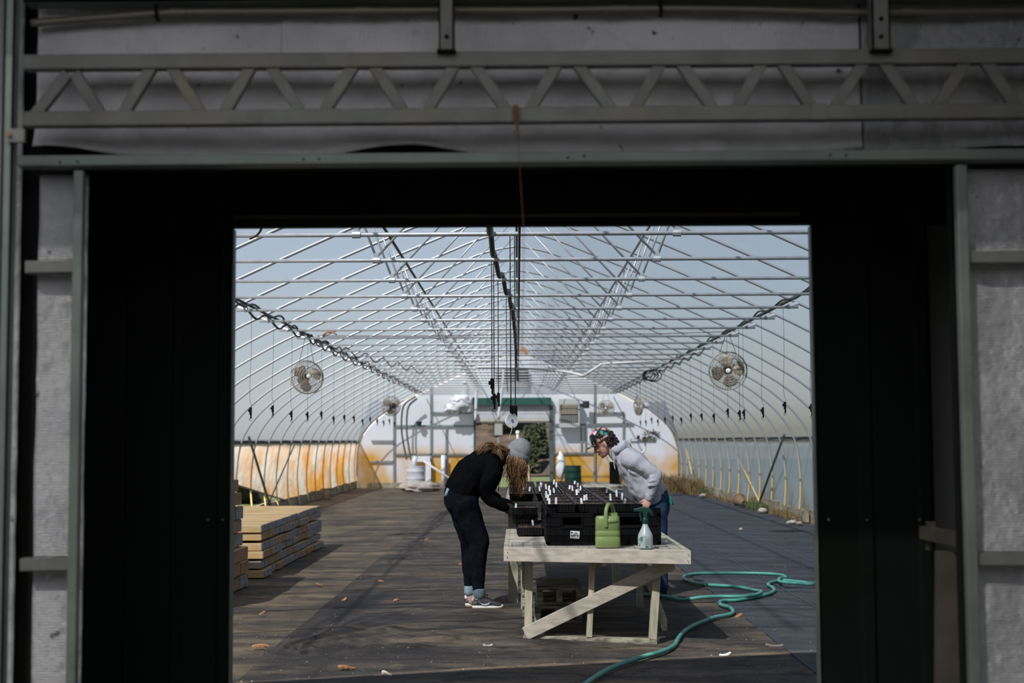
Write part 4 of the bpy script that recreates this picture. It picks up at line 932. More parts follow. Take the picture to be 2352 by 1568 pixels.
# ================================================================== timber stacks on the left
XR_ = -2.83
def stack(nm, x0, y0, y1, layers, th, offs, words, pal):
    for L in range(layers):
        z0 = .012 + L * (th + .006) + sum(offs[:L + 1]); y = y0 + random.uniform(-.01, .03); k = 0
        row = []
        while y < y1 - .12:
            w = random.choice((.34, .5, .62, .8)); w = min(w, y1 - y)
            if y1 - y - w < .2: w = y1 - y
            row.append((y, w)); y += w + .005
        for k, (yy, w) in enumerate(row):
            dx = words[1](L) + random.uniform(-.025, .02)
            lay = 'bottom layer' if L == 0 else 'top layer' if L == layers - 1 else '%s layer from the bottom' % ORD[L + 1]
            pos = 'nearest plank' if k == 0 else 'farthest plank' if k == len(row) - 1 else '%s plank from the near side' % ORD[k + 1]
            lb = '%s timber %s of the %s stack' % (pos, lay, words[0]); lb = lb.replace('plank from the near side timber', 'plank from the near side,').replace('plank timber', 'plank,')
            t = Thing('timber_plank', lb, 'plank', (x0, yy, z0), 'planks of the %s stack' % words[0])
            m = random.choice(pal)
            mb = MB(); mb.span((x0, yy, z0), (XR_ + dx, yy + w, z0 + th)); t.part('board', mb, M[m], bev=.006)
            mb = MB(); mb.span((XR_ + dx + .0005, yy + .004, z0 + .005), (XR_ + dx + .006, yy + w - .004, z0 + th - .005)); t.part('cut_end', mb, M['lumber_end'] if random.random() < (.78 if words[0][0] == 'l' else .35) else M['lumber_c'])
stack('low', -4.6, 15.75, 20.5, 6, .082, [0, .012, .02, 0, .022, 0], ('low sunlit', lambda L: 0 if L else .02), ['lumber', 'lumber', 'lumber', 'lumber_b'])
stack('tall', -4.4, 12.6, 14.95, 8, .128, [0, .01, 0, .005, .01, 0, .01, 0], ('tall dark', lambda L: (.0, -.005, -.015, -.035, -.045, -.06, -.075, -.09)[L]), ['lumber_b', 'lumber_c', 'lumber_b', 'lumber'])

# ================================================================== hose, chips, litter on the floor
HP = [(1340, 1585), (1372, 1562), (1410, 1541), (1462, 1522), (1520, 1505), (1548, 1491), (1558, 1474), (1572, 1457), (1597, 1442), (1640, 1425), (1674, 1418), (1684, 1411), (1676, 1401), (1657, 1395), (1653, 1389), (1664, 1385), (1700, 1383),
      (1755, 1372), (1776, 1364), (1777, 1356), (1765, 1348), (1770, 1343), (1797, 1337), (1830, 1340), (1868, 1345), (1876, 1348), (1862, 1352), (1810, 1349), (1790, 1345), (1792, 1338), (1804, 1332), (1800, 1326), (1770, 1322), (1700, 1320),
      (1610, 1321), (1576, 1326), (1571, 1331), (1582, 1338), (1620, 1347), (1690, 1352), (1735, 1361), (1749, 1370), (1738, 1377), (1700, 1382), (1655, 1382), (1610, 1384), (1570, 1383), (1546, 1378), (1520, 1373), (1480, 1370)]
hp = []
for i, (x, y) in enumerate(HP):
    p = F(x, y + 3); p.z = .036
    if 25 <= i <= 29 or 41 <= i <= 45: p.z = .062
    hp.append(p)
mb = MB(); mb.tube(cr(hp, 6), .0165, 12)
solo('garden_hose', mb, M['hose'], 'teal garden hose looping over the ground right of the bench', 'hose', base=hp[0], smooth=True)
def chip(px, py, L, w, ang, m, label, i, name='wood_chip'):
    b = F(px, py); z = (midz(b.x, b.y) if -1.75 < b.x < 1.9 else .012 if b.x < 0 else .03)
    mb = MB(); R = Matrix.Rotation(ang, 3, 'Z')
    def fn(u, v):
        s = (u - .5) * L; ww = w * (1 - .6 * abs(2 * u - 1) ** 3) * (1 + .3 * noise.noise(V((u * 5, i, 0))))
        return V((b.x, b.y, z + .012)) + R @ V((s, (v - .5) * ww, .012 * math.sin(u * 3.1 + i) + .006 * (v - .5)))
    mb.grid(fn, 10, 3); return solo(name, mb, M[m], label, 'wood chip' if name == 'wood_chip' else 'leaf', 'chips on the floor', base=(b.x, b.y, 0), solid=.012)
for i, c in enumerate((( 598, 1493, .12, .05, .1, 'chip', 'orange wood chip at the lower left beside the lifted cloth fold'), (795, 1541, .11, .05, .5, 'chip', 'orange wood chip near the bottom edge left of centre'), (889, 1553, .07, .04, -.3, 'stone', 'pale chip in the shadow at the bottom edge'),
      (1121, 1486, .07, .035, .2, 'stone', 'pale leaf scrap on the ground just left of the bench foot'), (791, 1380, .05, .03, .7, 'chip', 'small orange chip left of the dark wrinkles'), (602, 1415, .05, .025, .1, 'chip', 'small orange chip by the left door edge'), (910, 1385, .05, .03, .3, 'chip', 'small tan chip amid the wrinkled cloth'),
      (1063, 1301, .10, .025, 0., 'chip', 'thin brown chip behind the legs of the person in black'), (733, 1347, .06, .04, .4, 'chip', 'orange chip on the ground right of the stack shadow'), (1779, 1489, .13, .03, .15, 'speck', 'tan splinter near the edge of the blue-grey cloth at the right'), (1666, 1507, .08, .015, .1, 'tag', 'thin white sliver on the brown ground right of the hose'),
      (1697, 1420, .06, .03, .2, 'chip', 'brown chip beside the hose bend'), (980, 1243, .06, .03, .2, 'chip', 'orange chip far down the aisle left of the person in black'), (875, 1340, .06, .03, .1, 'chip', 'brown chip in the middle of the left aisle'))):
    chip(*c, i)
mb = MB()
for i in range(900):
    x = random.uniform(-4.5, 2.0) if i % 6 else random.uniform(1.9, 4.9); y = 8.5 + 22 * random.random() ** 1.8
    if -.2 < x < 1.3 and 10 < y < 17: continue
    s = random.uniform(.003, .008); z = (midz(x, y) if -1.75 < x < 1.9 else .004 if x < 0 else .027) + .003
    a = random.uniform(0, PI); R = Matrix.Rotation(a, 3, 'Z'); mb.box((x, y, z), (s * 2, s, .006), R)
o = solo('fallen_leaves', mb, M['speck'], 'pale specks of leaf and bark litter strewn over the ground', 'litter', base=(0, 12, 0)); o['kind'] = 'stuff'

# ================================================================== outdoors
def gz(x, y): return -.12 + (min(3.8, max(0, y - 66) * .34) if y > 66 else 0) + .25 * noise.noise(V((x * .08, y * .08, 0))) * (1 if y > 56 else 0)
mb = MB(); mb.span((-90, -30, -.3), (90, 120, -.12)); struct('lawn', mb, M['grass'])
mb = MB(); mb.grid(lambda u, v: V((-8 + 16 * u, 64 + 40 * v, gz(-8 + 16 * u, 64 + 40 * v))), 30, 60); struct('hillside', mb, M['hill'], smooth=True)
def tree(px, Y, h, label, green, w=1.6, cat='tree'):
    h = min(h, 2.6); b = P(px, 1050, Y); b.z = gz(b.x, Y); t = Thing('evergreen_tree' if green else 'bare_tree', label, cat, b, 'trees beyond the roller door')
    rnd = random.Random(int(px * 3 + Y)); mb = MB(); mb.tube([b, b + V((.05, 0, h * .5)), b + V((.1, .05, h))], [.12, .09, .02], 8); t.part('trunk', mb, M['bark'], smooth=True)
    mb = MB()
    if green:
        for i in range(2600):
            f = rnd.random(); z = h * (.05 + .95 * f); rr = w * (1 - f * .75) * math.sqrt(rnd.random()); a = rnd.uniform(0, 2 * PI); p = b + V((rr * math.cos(a), rr * math.sin(a), z)); d = V((rnd.gauss(0, 1), rnd.gauss(0, 1), rnd.gauss(0, .6))).normalized() * .12; e = d.orthogonal().normalized() * .05
            mb.add([p - d, p + e, p + d, p - e], [(0, 1, 2, 3)])
        t.part('foliage', mb, M['evergreen'])
    else:
        for i in range(60):
            z = h * rnd.uniform(.12, .95); a = rnd.uniform(0, 2 * PI); L = w * rnd.uniform(.5, 1.2); p = b + V((.1, 0, z)); q = p + V((math.cos(a) * L, math.sin(a) * L, L * rnd.uniform(.1, .8)))
            mb.tube([p, p.lerp(q, .5) + V((0, 0, .1)), q], [.07, .05, .015], 4)
            for j in range(3):
                s = p.lerp(q, rnd.uniform(.3, .9)); mb.tube([s, s + V((rnd.gauss(0, .4), rnd.gauss(0, .4), rnd.uniform(0, .6)))], [.03, .01], 4)
        t.part('branches', mb, M['twigs'])
for c in ((1106, 74, 6, 'dark evergreen at the left edge of the roller door view', True, .95), (1214, 66, 2.2, 'low dark evergreen in the middle of the roller door view', True, .55), (1238, 68, 3.0, 'dark evergreen toward the right of the roller door view', True, .5),
          (1150, 76, 7, 'bare brown tree on the slope seen left of centre through the roller door', False, 1.2), (1181, 81, 8, 'bare brown tree on the slope seen behind the white dial', False, 1.2), (1222, 86, 8, 'bare brown tree on the slope seen right through the roller door', False, 1.2), (1256, 78, 8, 'bare brown tree on the slope at the right edge of the roller door view', False, 1.0), (1130, 90, 9, 'bare brown tree far up the slope at the left of the roller door view', False, 1.2)):
    tree(*c)
for px, Y in ((1100, 73), (1119, 83), (1140, 71), (1166, 72), (1196, 75), (1209, 82), (1233, 76), (1247, 84)):
    tree(px, Y, 6.5, 'bare brown brush tree on the slope beyond the roller door', False, 1.1)
mb = MB(); b = P(1189, 1020, 56); mb.tube([V((b.x, 56, -.12)), V((b.x, 56, P(1189, 993, 56).z))], .05, 8); mb.ell((b.x, 56, P(1189, 993, 56).z), (.08, .08, .08)); solo('pale_post', mb, M['galv'], 'pale round post outside beyond the roller door', 'post', base=(b.x, 56, -.12), smooth='auto')
c = P(1145, 985, 58); mb = MB(); mb.span((c.x - .16, 57.9, c.z - .25), (c.x + .16, 58.1, c.z + .22)); mb.tube([V((c.x, 58, -.12)), V((c.x, 58, c.z))], .04, 6); solo('meter_box', mb, mat('grey_box', (.10, .11, .12), .6), 'grey box on a pole outside beyond the roller door', 'box', base=(c.x, 58, -.12))
mb = MB(); mb.tube([V((P(1214, 1070, 52).x, 52, -.12)), P(1214, 1068, 52)], .028, 8); solo('marker_stake', mb, M['speck'], 'short tan stake on the lawn beyond the roller door', 'stake', base=P(1214, 1080, 52))
mb = crumple((-8.2, 38, .5), 1.3, 1.3, .8, 44, 20, .5); solo('dark_shrub', mb, M['evergreen'], 'dark shrub outside seen under the raised left side curtain', 'shrub', base=(-8.2, 38, 0))
# ================================================================== potting benches
def skew(p, k=-.2546, x0=-.109): return V((p[0], p[1] + k * (p[0] - x0), p[2]))
def bench(t, x0, x1, ya, yb, zt, k, detail):
    def sk(mb):
        mb.v = [skew(v, k * max(0, 1 - (v.y - ya) / 2.2), x0) for v in mb.v]; return mb
    mb = MB(); mb.span((x0, ya, zt - .10), (x1, ya + .038, zt - .002)); t.part('fascia', sk(mb), M['wood'], bev=.003)
    mb = MB(); mb.span((x0 + .04, yb - .038, zt - .10), (x1 - .04, yb, zt - .002)); t.part('fascia', sk(mb), M['wood'], bev=.003)
    for xa in (x0, x1 - .038):
        mb = MB(); mb.span((xa, ya + .039, zt - .10), (xa + .038, yb, zt - .002)); t.part('side_rail', sk(mb), M['wood_y'], bev=.003)
    n = int((yb - ya) / .15)
    for i in range(n):
        y = ya + .042 + i * (yb - ya - .05) / n; mb = MB(); mb.span((x0 + .039, y, zt - .024), (x1 - .039, y + (yb - ya) / n - .014, zt - .002)); t.part('top_board', sk(mb), M['wood'], bev=.002)
    if detail:
        for px, py in ((1166, 1268), (1165, 1280), (1581, 1272), (1580, 1287)):
            Y = ya - .002 + k * (P(px, py, ya).x - x0); mb = MB(); mb.lathe([(.004, 0), (.004, .003)], P(px, py, Y), 8, RX90); t.part('nail_head', mb, M['rust'])
        mb = MB()
        for i in range(16):
            x = x0 + .06 + i * .082; mb.tube([(x, ya + .05, zt + .003), (x, ya + .55, zt + .003)], .0012, 4)
        for i in range(7):
            y = ya + .06 + i * .08; mb.tube([(x0 + .05, y, zt + .003), (x1 - .06, y, zt + .003)], .0012, 4)
        t.part('wire_mesh', sk(mb), M['galv_dark'])
    return sk
BX0, BX1, BY0, BY1, BZ = -.109, 1.234, 10.6, 13.1, .712
t = Thing('potting_bench', 'weathered pine potting bench with a diagonal front brace, carrying the green watering can', 'bench', (.56, 10.6, 0))
bench(t, BX0, BX1, BY0, BY1, BZ, -.2546, True)
pb = lambda px, py, d=0.: P(px, py, 10.805 - (px - 1207) * .00086 + d)
def leg(ptop, pbot, w, d, Yo=0.): 
    A = pb(*ptop, Yo); B = pb(*pbot, Yo); A.z = BZ - .1; B.z = .045; mb = MB(); mb.bar(A, B, w, d); return mb
t.part('leg', leg((1215, 1292), (1213, 1465), .058, .09, .04), M['wood_y'], bev=.003)
t.part('leg', leg((1510, 1300), (1499, 1475), .055, .09, .04), M['wood_y'], bev=.003)
t.part('stud', leg((1361, 1295), (1353, 1465), .042, .09, .03), M['wood_y'], bev=.003)
mb = MB(); a = pb(1376, 1300, .05); mb.box((a.x, a.y, BZ - .13), (.038, .05, .06)); t.part('block', mb, M['wood'], bev=.002)
mb = MB(); A = pb(1205, 1475, .04); B = pb(1512, 1484, .04); A.z = B.z = .0225; mb.bar(A, B, .041, .09); t.part('sill', mb, M['wood_rot'], bev=.004)
mb = MB(); A = pb(1207, 1456, -.025); B = pb(1545, 1292, -.03); A.z += .005; mb.bar(A, B, .098, .036); t.part('diagonal_brace', mb, M['wood'], bev=.003)
for x in (.05, 1.08):
    mb = MB(); mb.span((x - .03, 12.78, .0), (x + .03, 12.87, BZ - .1)); t.part('leg', mb, M['wood_y'], bev=.003)
mb = MB(); mb.bar((.045, 11.0, .2), (.045, 12.7, .55), .09, .035, up=(1, 0, 0)); t.part('side_brace', mb, M['wood_rot'], bev=.003)
mb = MB(); mb.bar((1.09, 10.75, .12), (1.05, 12.7, .56), .09, .035, up=(1, 0, 0)); t.part('side_brace', mb, M['wood_y'], bev=.003)
TZ2 = .94
t = Thing('tray_bench', 'taller wooden bench behind the potting bench, covered with soil trays', 'bench', (.5, 13.2, 0))
bench(t, -.12, 1.08, 13.2, 17.1, TZ2, 0, False)
for x, ys_ in ((-.05, (13.3, 15.1, 17.0)), (1.0, (14.6, 17.0))):
    for y in ys_:
        mb = MB(); mb.span((x - .045, y - .03, 0), (x + .045, y + .03, TZ2 - .1)); t.part('leg', mb, M['wood_y'], bev=.003)

# pallets stored under the bench
for i in range(2):
    t = Thing('pallet', ('bottom', 'upper')[i] + ' wooden pallet lying in the shade under the potting bench', 'pallet', (.5, 11.7, .012 + i * .14), 'pallets under the bench')
    z = .016 + i * .142; x0, x1, y0, y1 = .13 + .02 * i, .52, 11.75 + .05 * i, 12.65
    for k in range(3):
        x = x0 + k * (x1 - x0 - .05) / 2; mb = MB(); mb.span((x, y0, z + .018), (x + .05, y1, z + .115)); t.part('stringer', mb, M['wood_rot'])
    for k in range(5):
        y = y0 + k * (y1 - y0 - .1) / 4; mb = MB(); mb.span((x0, y, z + .116), (x1, y + .1, z + .132)); t.part('deck_board', mb, M['wood_rot'])
        if k % 2 == 0: mb = MB(); mb.span((x0, y, z), (x1, y + .1, z + .017)); t.part('deck_board', mb, M['wood_rot'])

# black crates
def make_crate(w, d, h, wall=.016):
    t = Thing('crate', '', 'crate', (0, 0, 0), 'black crates on the bench')
    def wallmb(n, L, front, posts=True):
        mb = MB(); b = lambda x0, x1, z0, z1, y0=0, y1=wall: mb.span((x0, y0, z0), (x1, y1, z1))
        b(0, L, 0, .022); b(0, L, h - .03, h); e_ = .04 if posts else 0; b(0, .03, 0, h + e_); b(L - .03, L, 0, h + e_)
        if posts: b(.03, .07, h, h + .04); b(L - .07, L - .03, h, h + .04)
        b(.03, L - .03, .022, h - .09, .006, wall - .002)
        c0, c1 = L * .28, L * .72
        b(.03, c0, h - .09, h - .03, .005, wall - .003); b(c1, L - .03, h - .09, h - .03, .005, wall - .003)
        b(0, L, h * .30, h * .30 + .012, -.005, wall); b(0, c0 + .02, h * .60, h * .60 + .012, -.005, wall); b(c1 - .02, L, h * .60, h * .60 + .012, -.005, wall)
        b(c0, c0 + .014, h * .55, h - .03, -.005, wall); b(c1 - .014, c1, h * .55, h - .03, -.005, wall); b(c0, c1, h * .52, h * .52 + .012, -.005, wall)
        for k in range(1, n): x = L * k / n; b(x - .004, x + .004, 0, h * .5, -.004, wall - .002)
        return mb
    f = wallmb(6, w, True)
    t.part('front_wall', f, M['black_plastic'], bev=.002)
    f = wallmb(6, w, False, False); g = MB(); g.add([V((w - v.x, d - v.y, v.z)) for v in f.v], f.f); t.part('rear_wall', g, M['black_plastic'])
    s_ = wallmb(8, d - 2 * wall - .002, False, False)
    g = MB(); g.add([V((v.y, d - wall - .001 - v.x, v.z)) for v in s_.v], s_.f); t.part('side_wall', g, M['black_plastic'], bev=.002)
    g = MB(); g.add([V((w - v.y, wall + .001 + v.x, v.z)) for v in s_.v], s_.f); t.part('side_wall', g, M['black_plastic'])
    mb = MB(); mb.span((wall, wall, .004), (w - wall, d - wall, .012)); t.part('base_panel', mb, M['black_plastic']); return t
CH = .235
cz = BZ + .006
cr1 = make_crate(.385, .565, CH)
cr2 = make_crate(.47, .565, CH)
cr1.o.location = (.212, 10.78, cz); cr1.o['label'] = 'black lattice crate with a white sticker, left of the green watering can'
cr3 = make_crate(.385, .565, CH); cr2.o.location = (.604, 10.78, cz); cr2.o['label'] = 'black lattice crate at the front of the bench behind the watering can and spray bottle'
a = P(1310, 1236, 10.772); b = P(1331, 1219, 10.772)
st = MB(); st.bar(V(((a.x + b.x) / 2 - .035, 10.771, (a.z + b.z) / 2 + .002)), V(((a.x + b.x) / 2 + .035, 10.771, (a.z + b.z) / 2 - .003)), .056, .002)
s = link_mesh('paper_sticker', st, M['label']); s.parent = cr1.o; s.location = V((0, 0, 0)) - cr1.o.location; s['label'] = 'white printed sticker'
pr = MB(); c = (a + b) / 2
for dx, dz, w, h in ((-.024, .016, .012, .012), (.006, .014, .03, .003), (.006, .006, .026, .003), (-.012, -.006, .036, .005), (.02, -.008, .012, .009), (-.014, -.016, .03, .003), (-.006, -.001, .05, .0015)): pr.box((c.x + dx, 10.769, c.z + dz), (w, .001, h))
q = link_mesh('print', pr, M['print_black']); q.parent = s
for r in range(1, 4):
    y = 10.78 + r * .58; pl = '%s crate row from the front' % ORD[r + 1]
    for src, x, sd in ((cr1.o, .212, 'left'), (cr3.o, .604, 'right')):
        if r == 1 and sd == 'right': src.location = (x, y, cz); src['label'] = 'black crate under the trays, %s one of the %s' % (sd, pl); continue
        q = src.copy(); col.objects.link(q); q.location = (x, y, cz); q['label'] = 'black crate under the trays, %s one of the %s' % (sd, pl)
        for ch in src.children:
            if ch.name.startswith('paper'): continue
            k = ch.copy(); col.objects.link(k); k.parent = q

# soil trays and plant tags
TW, TL, TH = .236, .535, .064
def make_tray():
    t = Thing('seed_tray', '', 'tray', (0, 0, 0), 'soil trays on the benches')
    mb = MB(); w, l, h = TW / 2, TL / 2, TH
    def ring(sx, sy, z): return [V((-sx, -sy, z)), V((sx, -sy, z)), V((sx, sy, z)), V((-sx, sy, z))]
    rings = [ring(w - .014, l - .014, 0), ring(w - .006, l - .006, h - .008), ring(w, l, h - .008), ring(w, l, h), ring(w - .009, l - .009, h), ring(w - .018, l - .018, .004)]
    vs = [v for r in rings for v in r]; fs = [(3, 2, 1, 0)]
    for i in range(5):
        for k in range(4): fs.append((i * 4 + k, i * 4 + (k + 1) % 4, (i + 1) * 4 + (k + 1) % 4, (i + 1) * 4 + k))
    fs.append((20, 21, 22, 23)); mb.add(vs, fs)
    for i in range(9): x = -w + .02 + i * (TW - .04) / 8; mb.span((x - .003, -l - .001, .006), (x + .003, -l + .012, h - .009))
    t.part('pan', mb, M['tray_plastic'], bev=.002)
    mb = MB(); mb.grid(lambda u, v: V(((u - .5) * (TW - .036), (v - .5) * (TL - .036), h - .010 + .012 * noise.noise(V((u * 9, v * 18, 2))) - .004)), 24, 48); t.part('soil', mb, M['soil'], smooth=True)
    return t
tray = make_tray()
slots = []
zf = cz + CH + .002
COLX = [.325, .566, .806]
for r in range(4):
    for ci, x in enumerate(COLX): slots.append((x, 11.085 + r * .58, zf, r, ci + 1))
z2 = TZ2 + .006
for r in range(4, 11):
    for ci, x in enumerate((.03, .285, .54, .795)):
        if r > 6 and ci == 3: continue
        slots.append((x + (.04 if r > 6 else 0), 13.49 + (r - 4) * .56 - .0, z2, r, ci))
slots.append((.095, 12.08, BZ + .008, 'lower front', 0)); slots.append((.095, 12.66, BZ + .008, 'lower rear', 0))
slots.append((.06, 12.60, BZ + .008 + TH + .004, 'middle', 0)); slots.append((.055, 12.56, BZ + .008 + 2 * (TH + .004) + .004, 'held', 0))
CN = ['leftmost tray', 'second tray from the left', 'third tray from the left', 'rightmost tray']
TR = []
for i, (x, y, z, r, ci) in enumerate(slots):
    if isinstance(r, str):
        lb = {'lower front': 'black tagged soil tray lowest at the front left of the potting bench', 'lower rear': 'black soil tray on the bench just behind the lower tagged one, under the stack',
              'middle': 'black tray stacked directly under the one the person in black holds', 'held': 'soil tray on the left held by the person in black'}[r]
    else:
        k = CN[ci] if r >= 4 else ('left tray', 'middle tray', 'right tray')[ci - 1]
        if r > 6 and ci == 2: k = 'rightmost tray'
        lb = '%s of the %s row on top of the crates' % (k, ORD[r + 1]) if r < 4 else '%s of the %s row on the taller bench behind the crates' % (k, ORD[r - 3])
        if r == 0: lb = 'soil-filled %s of the front row, on top of the crates' % k
    dz = random.uniform(0, .004)
    if i == 0: o = tray.o; o.location = (x, y, z + dz); o['label'] = lb
    else: o = dup(tray.o, (x, y, z + dz), random.uniform(-.012, .012), lb)
    TR.append((x, y, z + dz + TH - .012))
tz = [(268, 385), (262, 340), (317, 310), (420, 290), (412, 228), (345, 208), (492, 190), (516, 200), (526, 225), (598, 205), (626, 225), (685, 246), (590, 310), (605, 352), (640, 296), (705, 387), (729, 190), (712, 155), (853, 211), (888, 222), (910, 157), (945, 182), (987, 222), (955, 257), (937, 292), (1017, 346), (1043, 336), (990, 388), (1308, 347), (1264, 264), (1375, 302), (1430, 330), (1488, 410), (490, 543), (453, 607)]
used = []; TK = {}
for i, (a_, b_) in enumerate(tz):
    px, py = 1130 + a_ / 4.8, 1080 + b_ / 4.8
    low = i >= 33
    p = F(px, py, (BZ + TH) if low else 1.0)
    best = None
    for (x, y, z) in TR:
        if low != (z < .82): continue
        cx = min(max(p.x, x - TW / 2 + .035), x + TW / 2 - .035); cy = min(max(p.y, y - TL / 2 + .04), y + TL / 2 - .04)
        d = math.hypot((cx - p.x) * 3, cy - p.y)
        if best is None or d < best[0]: best = (d, V((cx, cy, z)))
    q = best[1]
    while any((q - u).length < .03 for u in used): q = q + V((.02, .03, 0))
    used.append(q)
    rot = random.uniform(-.5, .5); R = Matrix.Rotation(rot, 3, 'Z') @ Matrix.Rotation(random.uniform(-.12, .12), 3, 'Y') @ Matrix.Rotation(random.uniform(-.2, .1), 3, 'X')
    h = random.uniform(.045, .06); w = .0085
    poly = [q + R @ V(v) for v in ((-w, -.001, -.02), (w, -.001, -.02), (w, -.001, h - .008), (w * .6, -.001, h), (-w * .6, -.001, h), (-w, -.001, h - .008))]
    mb = MB(); mb.prism(poly, R @ V((0, .002, 0)))
    side = 'left' if px < 1250 else 'right' if px > 1380 else 'middle'
    o = solo('plant_tag', mb, M['tag'], 'x', 'plant tag', 'white plant tags in the soil trays', base=q); TK[o] = (low, side, py, px)
tags = [o for o in bpy.data.objects if o.name.startswith('plant_tag')]
for key in sorted(set(TK[o][:2] for o in tags)):
    L = sorted([o for o in tags if TK[o][:2] == key], key=lambda o: -TK[o][2])
    for j, o in enumerate(L):
        side = key[1]
        where = {'left': 'left part of the raised trays', 'middle': 'middle part of the raised trays', 'right': 'right part of the raised trays'}[side] if not key[0] else 'low tray at the left of the bench'
        o['label'] = ('white plant tag standing nearest in the ' + where) if j == 0 else ('white plant tag farthest back in the ' + where) if j == len(L) - 1 else 'white plant tag in the %s, %s from the front' % (where, ORD[j + 1])

# watering can
b = F(1398, 1259, BZ + .004); b.y += .10
t = Thing('watering_can', 'green plastic watering can standing at the front edge of the bench', 'watering can', b)
Yc = b.y; u_ = Yc / FPX
hw, hd = .0925, .06
def superell(z, kx, ky, n=40, e=3.2):
    out = []
    for k in range(n):
        a = 2 * PI * k / n; c, s = math.cos(a), math.sin(a)
        out.append(b + V((hw * kx * abs(c) ** (2 / e) * (1 if c >= 0 else -1), hd * ky * abs(s) ** (2 / e) * (1 if s >= 0 else -1), z)))
    return out
levels = [(0, .96, .94), (.006, 1, 1), (.075, .995, .99), (.078, .97, .96), (.084, .97, .96), (.087, .99, .99), (.118, .985, .98), (.121, .96, .95), (.127, .96, .95), (.130, .98, .98), (.205, .965, .95), (.222, .94, .9), (.230, .84, .75)]
mb = MB(); n = 40; vs = []; fs = []
for z, kx, ky in levels: vs += superell(z, kx, ky)
for i in range(len(levels) - 1):
    for k in range(n): fs.append((i * n + k, i * n + (k + 1) % n, (i + 1) * n + (k + 1) % n, (i + 1) * n + k))
fs.append(tuple(range(n - 1, -1, -1))); fs.append(tuple((len(levels) - 1) * n + k for k in range(n))); mb.add(vs, fs)
t.part('body', mb, M['green_can'], smooth='auto')
W = lambda x, y, z: b + V((x, y, z))
mb = MB(); mb.tube(cr([W(-.012, -.052, .15), W(-.014, -.058, .20), W(-.012, -.05, .27), W(.005, -.02, .312), W(.03, .02, .305), W(.05, .05, .25), W(.055, .055, .20)], 6), [.0155] * 37, 12); t.part('handle', mb, M['green_can'], smooth=True)
mb = MB(); mb.ell(W(.02, -.045, .195), (.055, .022, .022)); t.part('shoulder', mb, M['green_can'], smooth=True)
mb = MB(); mb.lathe([(.03, .0), (.032, .03), (.024, .03), (.022, .004)], W(.045, .012, .222), 20); t.part('filler_neck', mb, M['green_can'], smooth='auto')
mb = MB(); mb.tube([W(-.03, .05, .05), W(-.035, .11, .14), W(-.036, .15, .21)], [.022, .016, .012], 12); t.part('spout', mb, M['green_can'], smooth=True)
mb = MB(); mb.ell(W(.062, -.02, .236), (.012, .012, .012)); t.part('pin', mb, M['green_can'], smooth=True)

# spray bottle
b = F(1486, 1262, BZ + .004); b.y += .12
t = Thing('spray_bottle', 'milky spray bottle with a dark green trigger standing right of the watering can', 'spray bottle', b)
mb = MB(); mb.lathe([(.048, 0), (.054, .006), (.055, .05), (.055, .085), (.052, .10), (.040, .125), (.027, .15), (.019, .172), (.016, .182), (.016, .19)], b, 28); t.part('bottle', mb, M['bottle'], smooth='auto')
mb = MB(); mb.lathe([(.019, .178), (.020, .18), (.020, .212), (.016, .22)], b, 18); t.part('collar', mb, M['dark_green'], smooth='auto')
mb = MB(); mb.prism([b + V(p) for p in ((-.07, -.014, .268), (-.07, -.014, .286), (-.02, -.014, .300), (.03, -.014, .292), (.052, -.014, .268), (.056, -.014, .235), (.046, -.014, .235), (.036, -.014, .262), (.018, -.014, .262), (.014, -.014, .215), (-.012, -.014, .215), (-.016, -.014, .262))], (0, .028, 0)); t.part('trigger_head', mb, M['dark_green'], bev=.004)
mb = MB(); mb.tube(cr([b + V((-.03, 0, .266)), b + V((-.036, 0, .24)), b + V((-.03, 0, .215)), b + V((-.034, 0, .195))], 4), .006, 8); t.part('trigger', mb, M['dark_green'], smooth=True)
mb = MB(); mb.tube([b + V((-.068, 0, .277)), b + V((-.084, 0, .277))], .011, 10); t.part('nozzle', mb, M['dark_green'], smooth='auto')
def onbottle(a, z, w, h, m_):    # print wrapped on the bottle side
    def fn(u, v):
        an = -PI / 2 + a + (u - .5) * w / .0555; return b + V((.0556 * math.cos(an), .0556 * math.sin(an), z + (v - .5) * h))
    m_.grid(fn, 4, 2)
lp = MB()
for a_, z, w, h in ((-.85, .066, .010, .020), (-.70, .080, .008, .012), (-.92, .034, .012, .005), (-.92, .022, .012, .005), (-.92, .028, .004, .012), (-.55, .072, .012, .028), (-.62, .050, .008, .012), (-.2, .086, .03, .002)): onbottle(a_, z, w, h, lp)
t.part('printed_mark', lp, M['print'])
lp = MB()
for i, w in enumerate((.028, .022, .030, .018, .026, .03)): onbottle(.1, .072 - i * .008, w, .0016, lp)
onbottle(.1, .016, .02, .012, lp); t.part('printed_lines', lp, M['print'])
SKY, SUNE, EXPO = .11, 13.5, 0.0
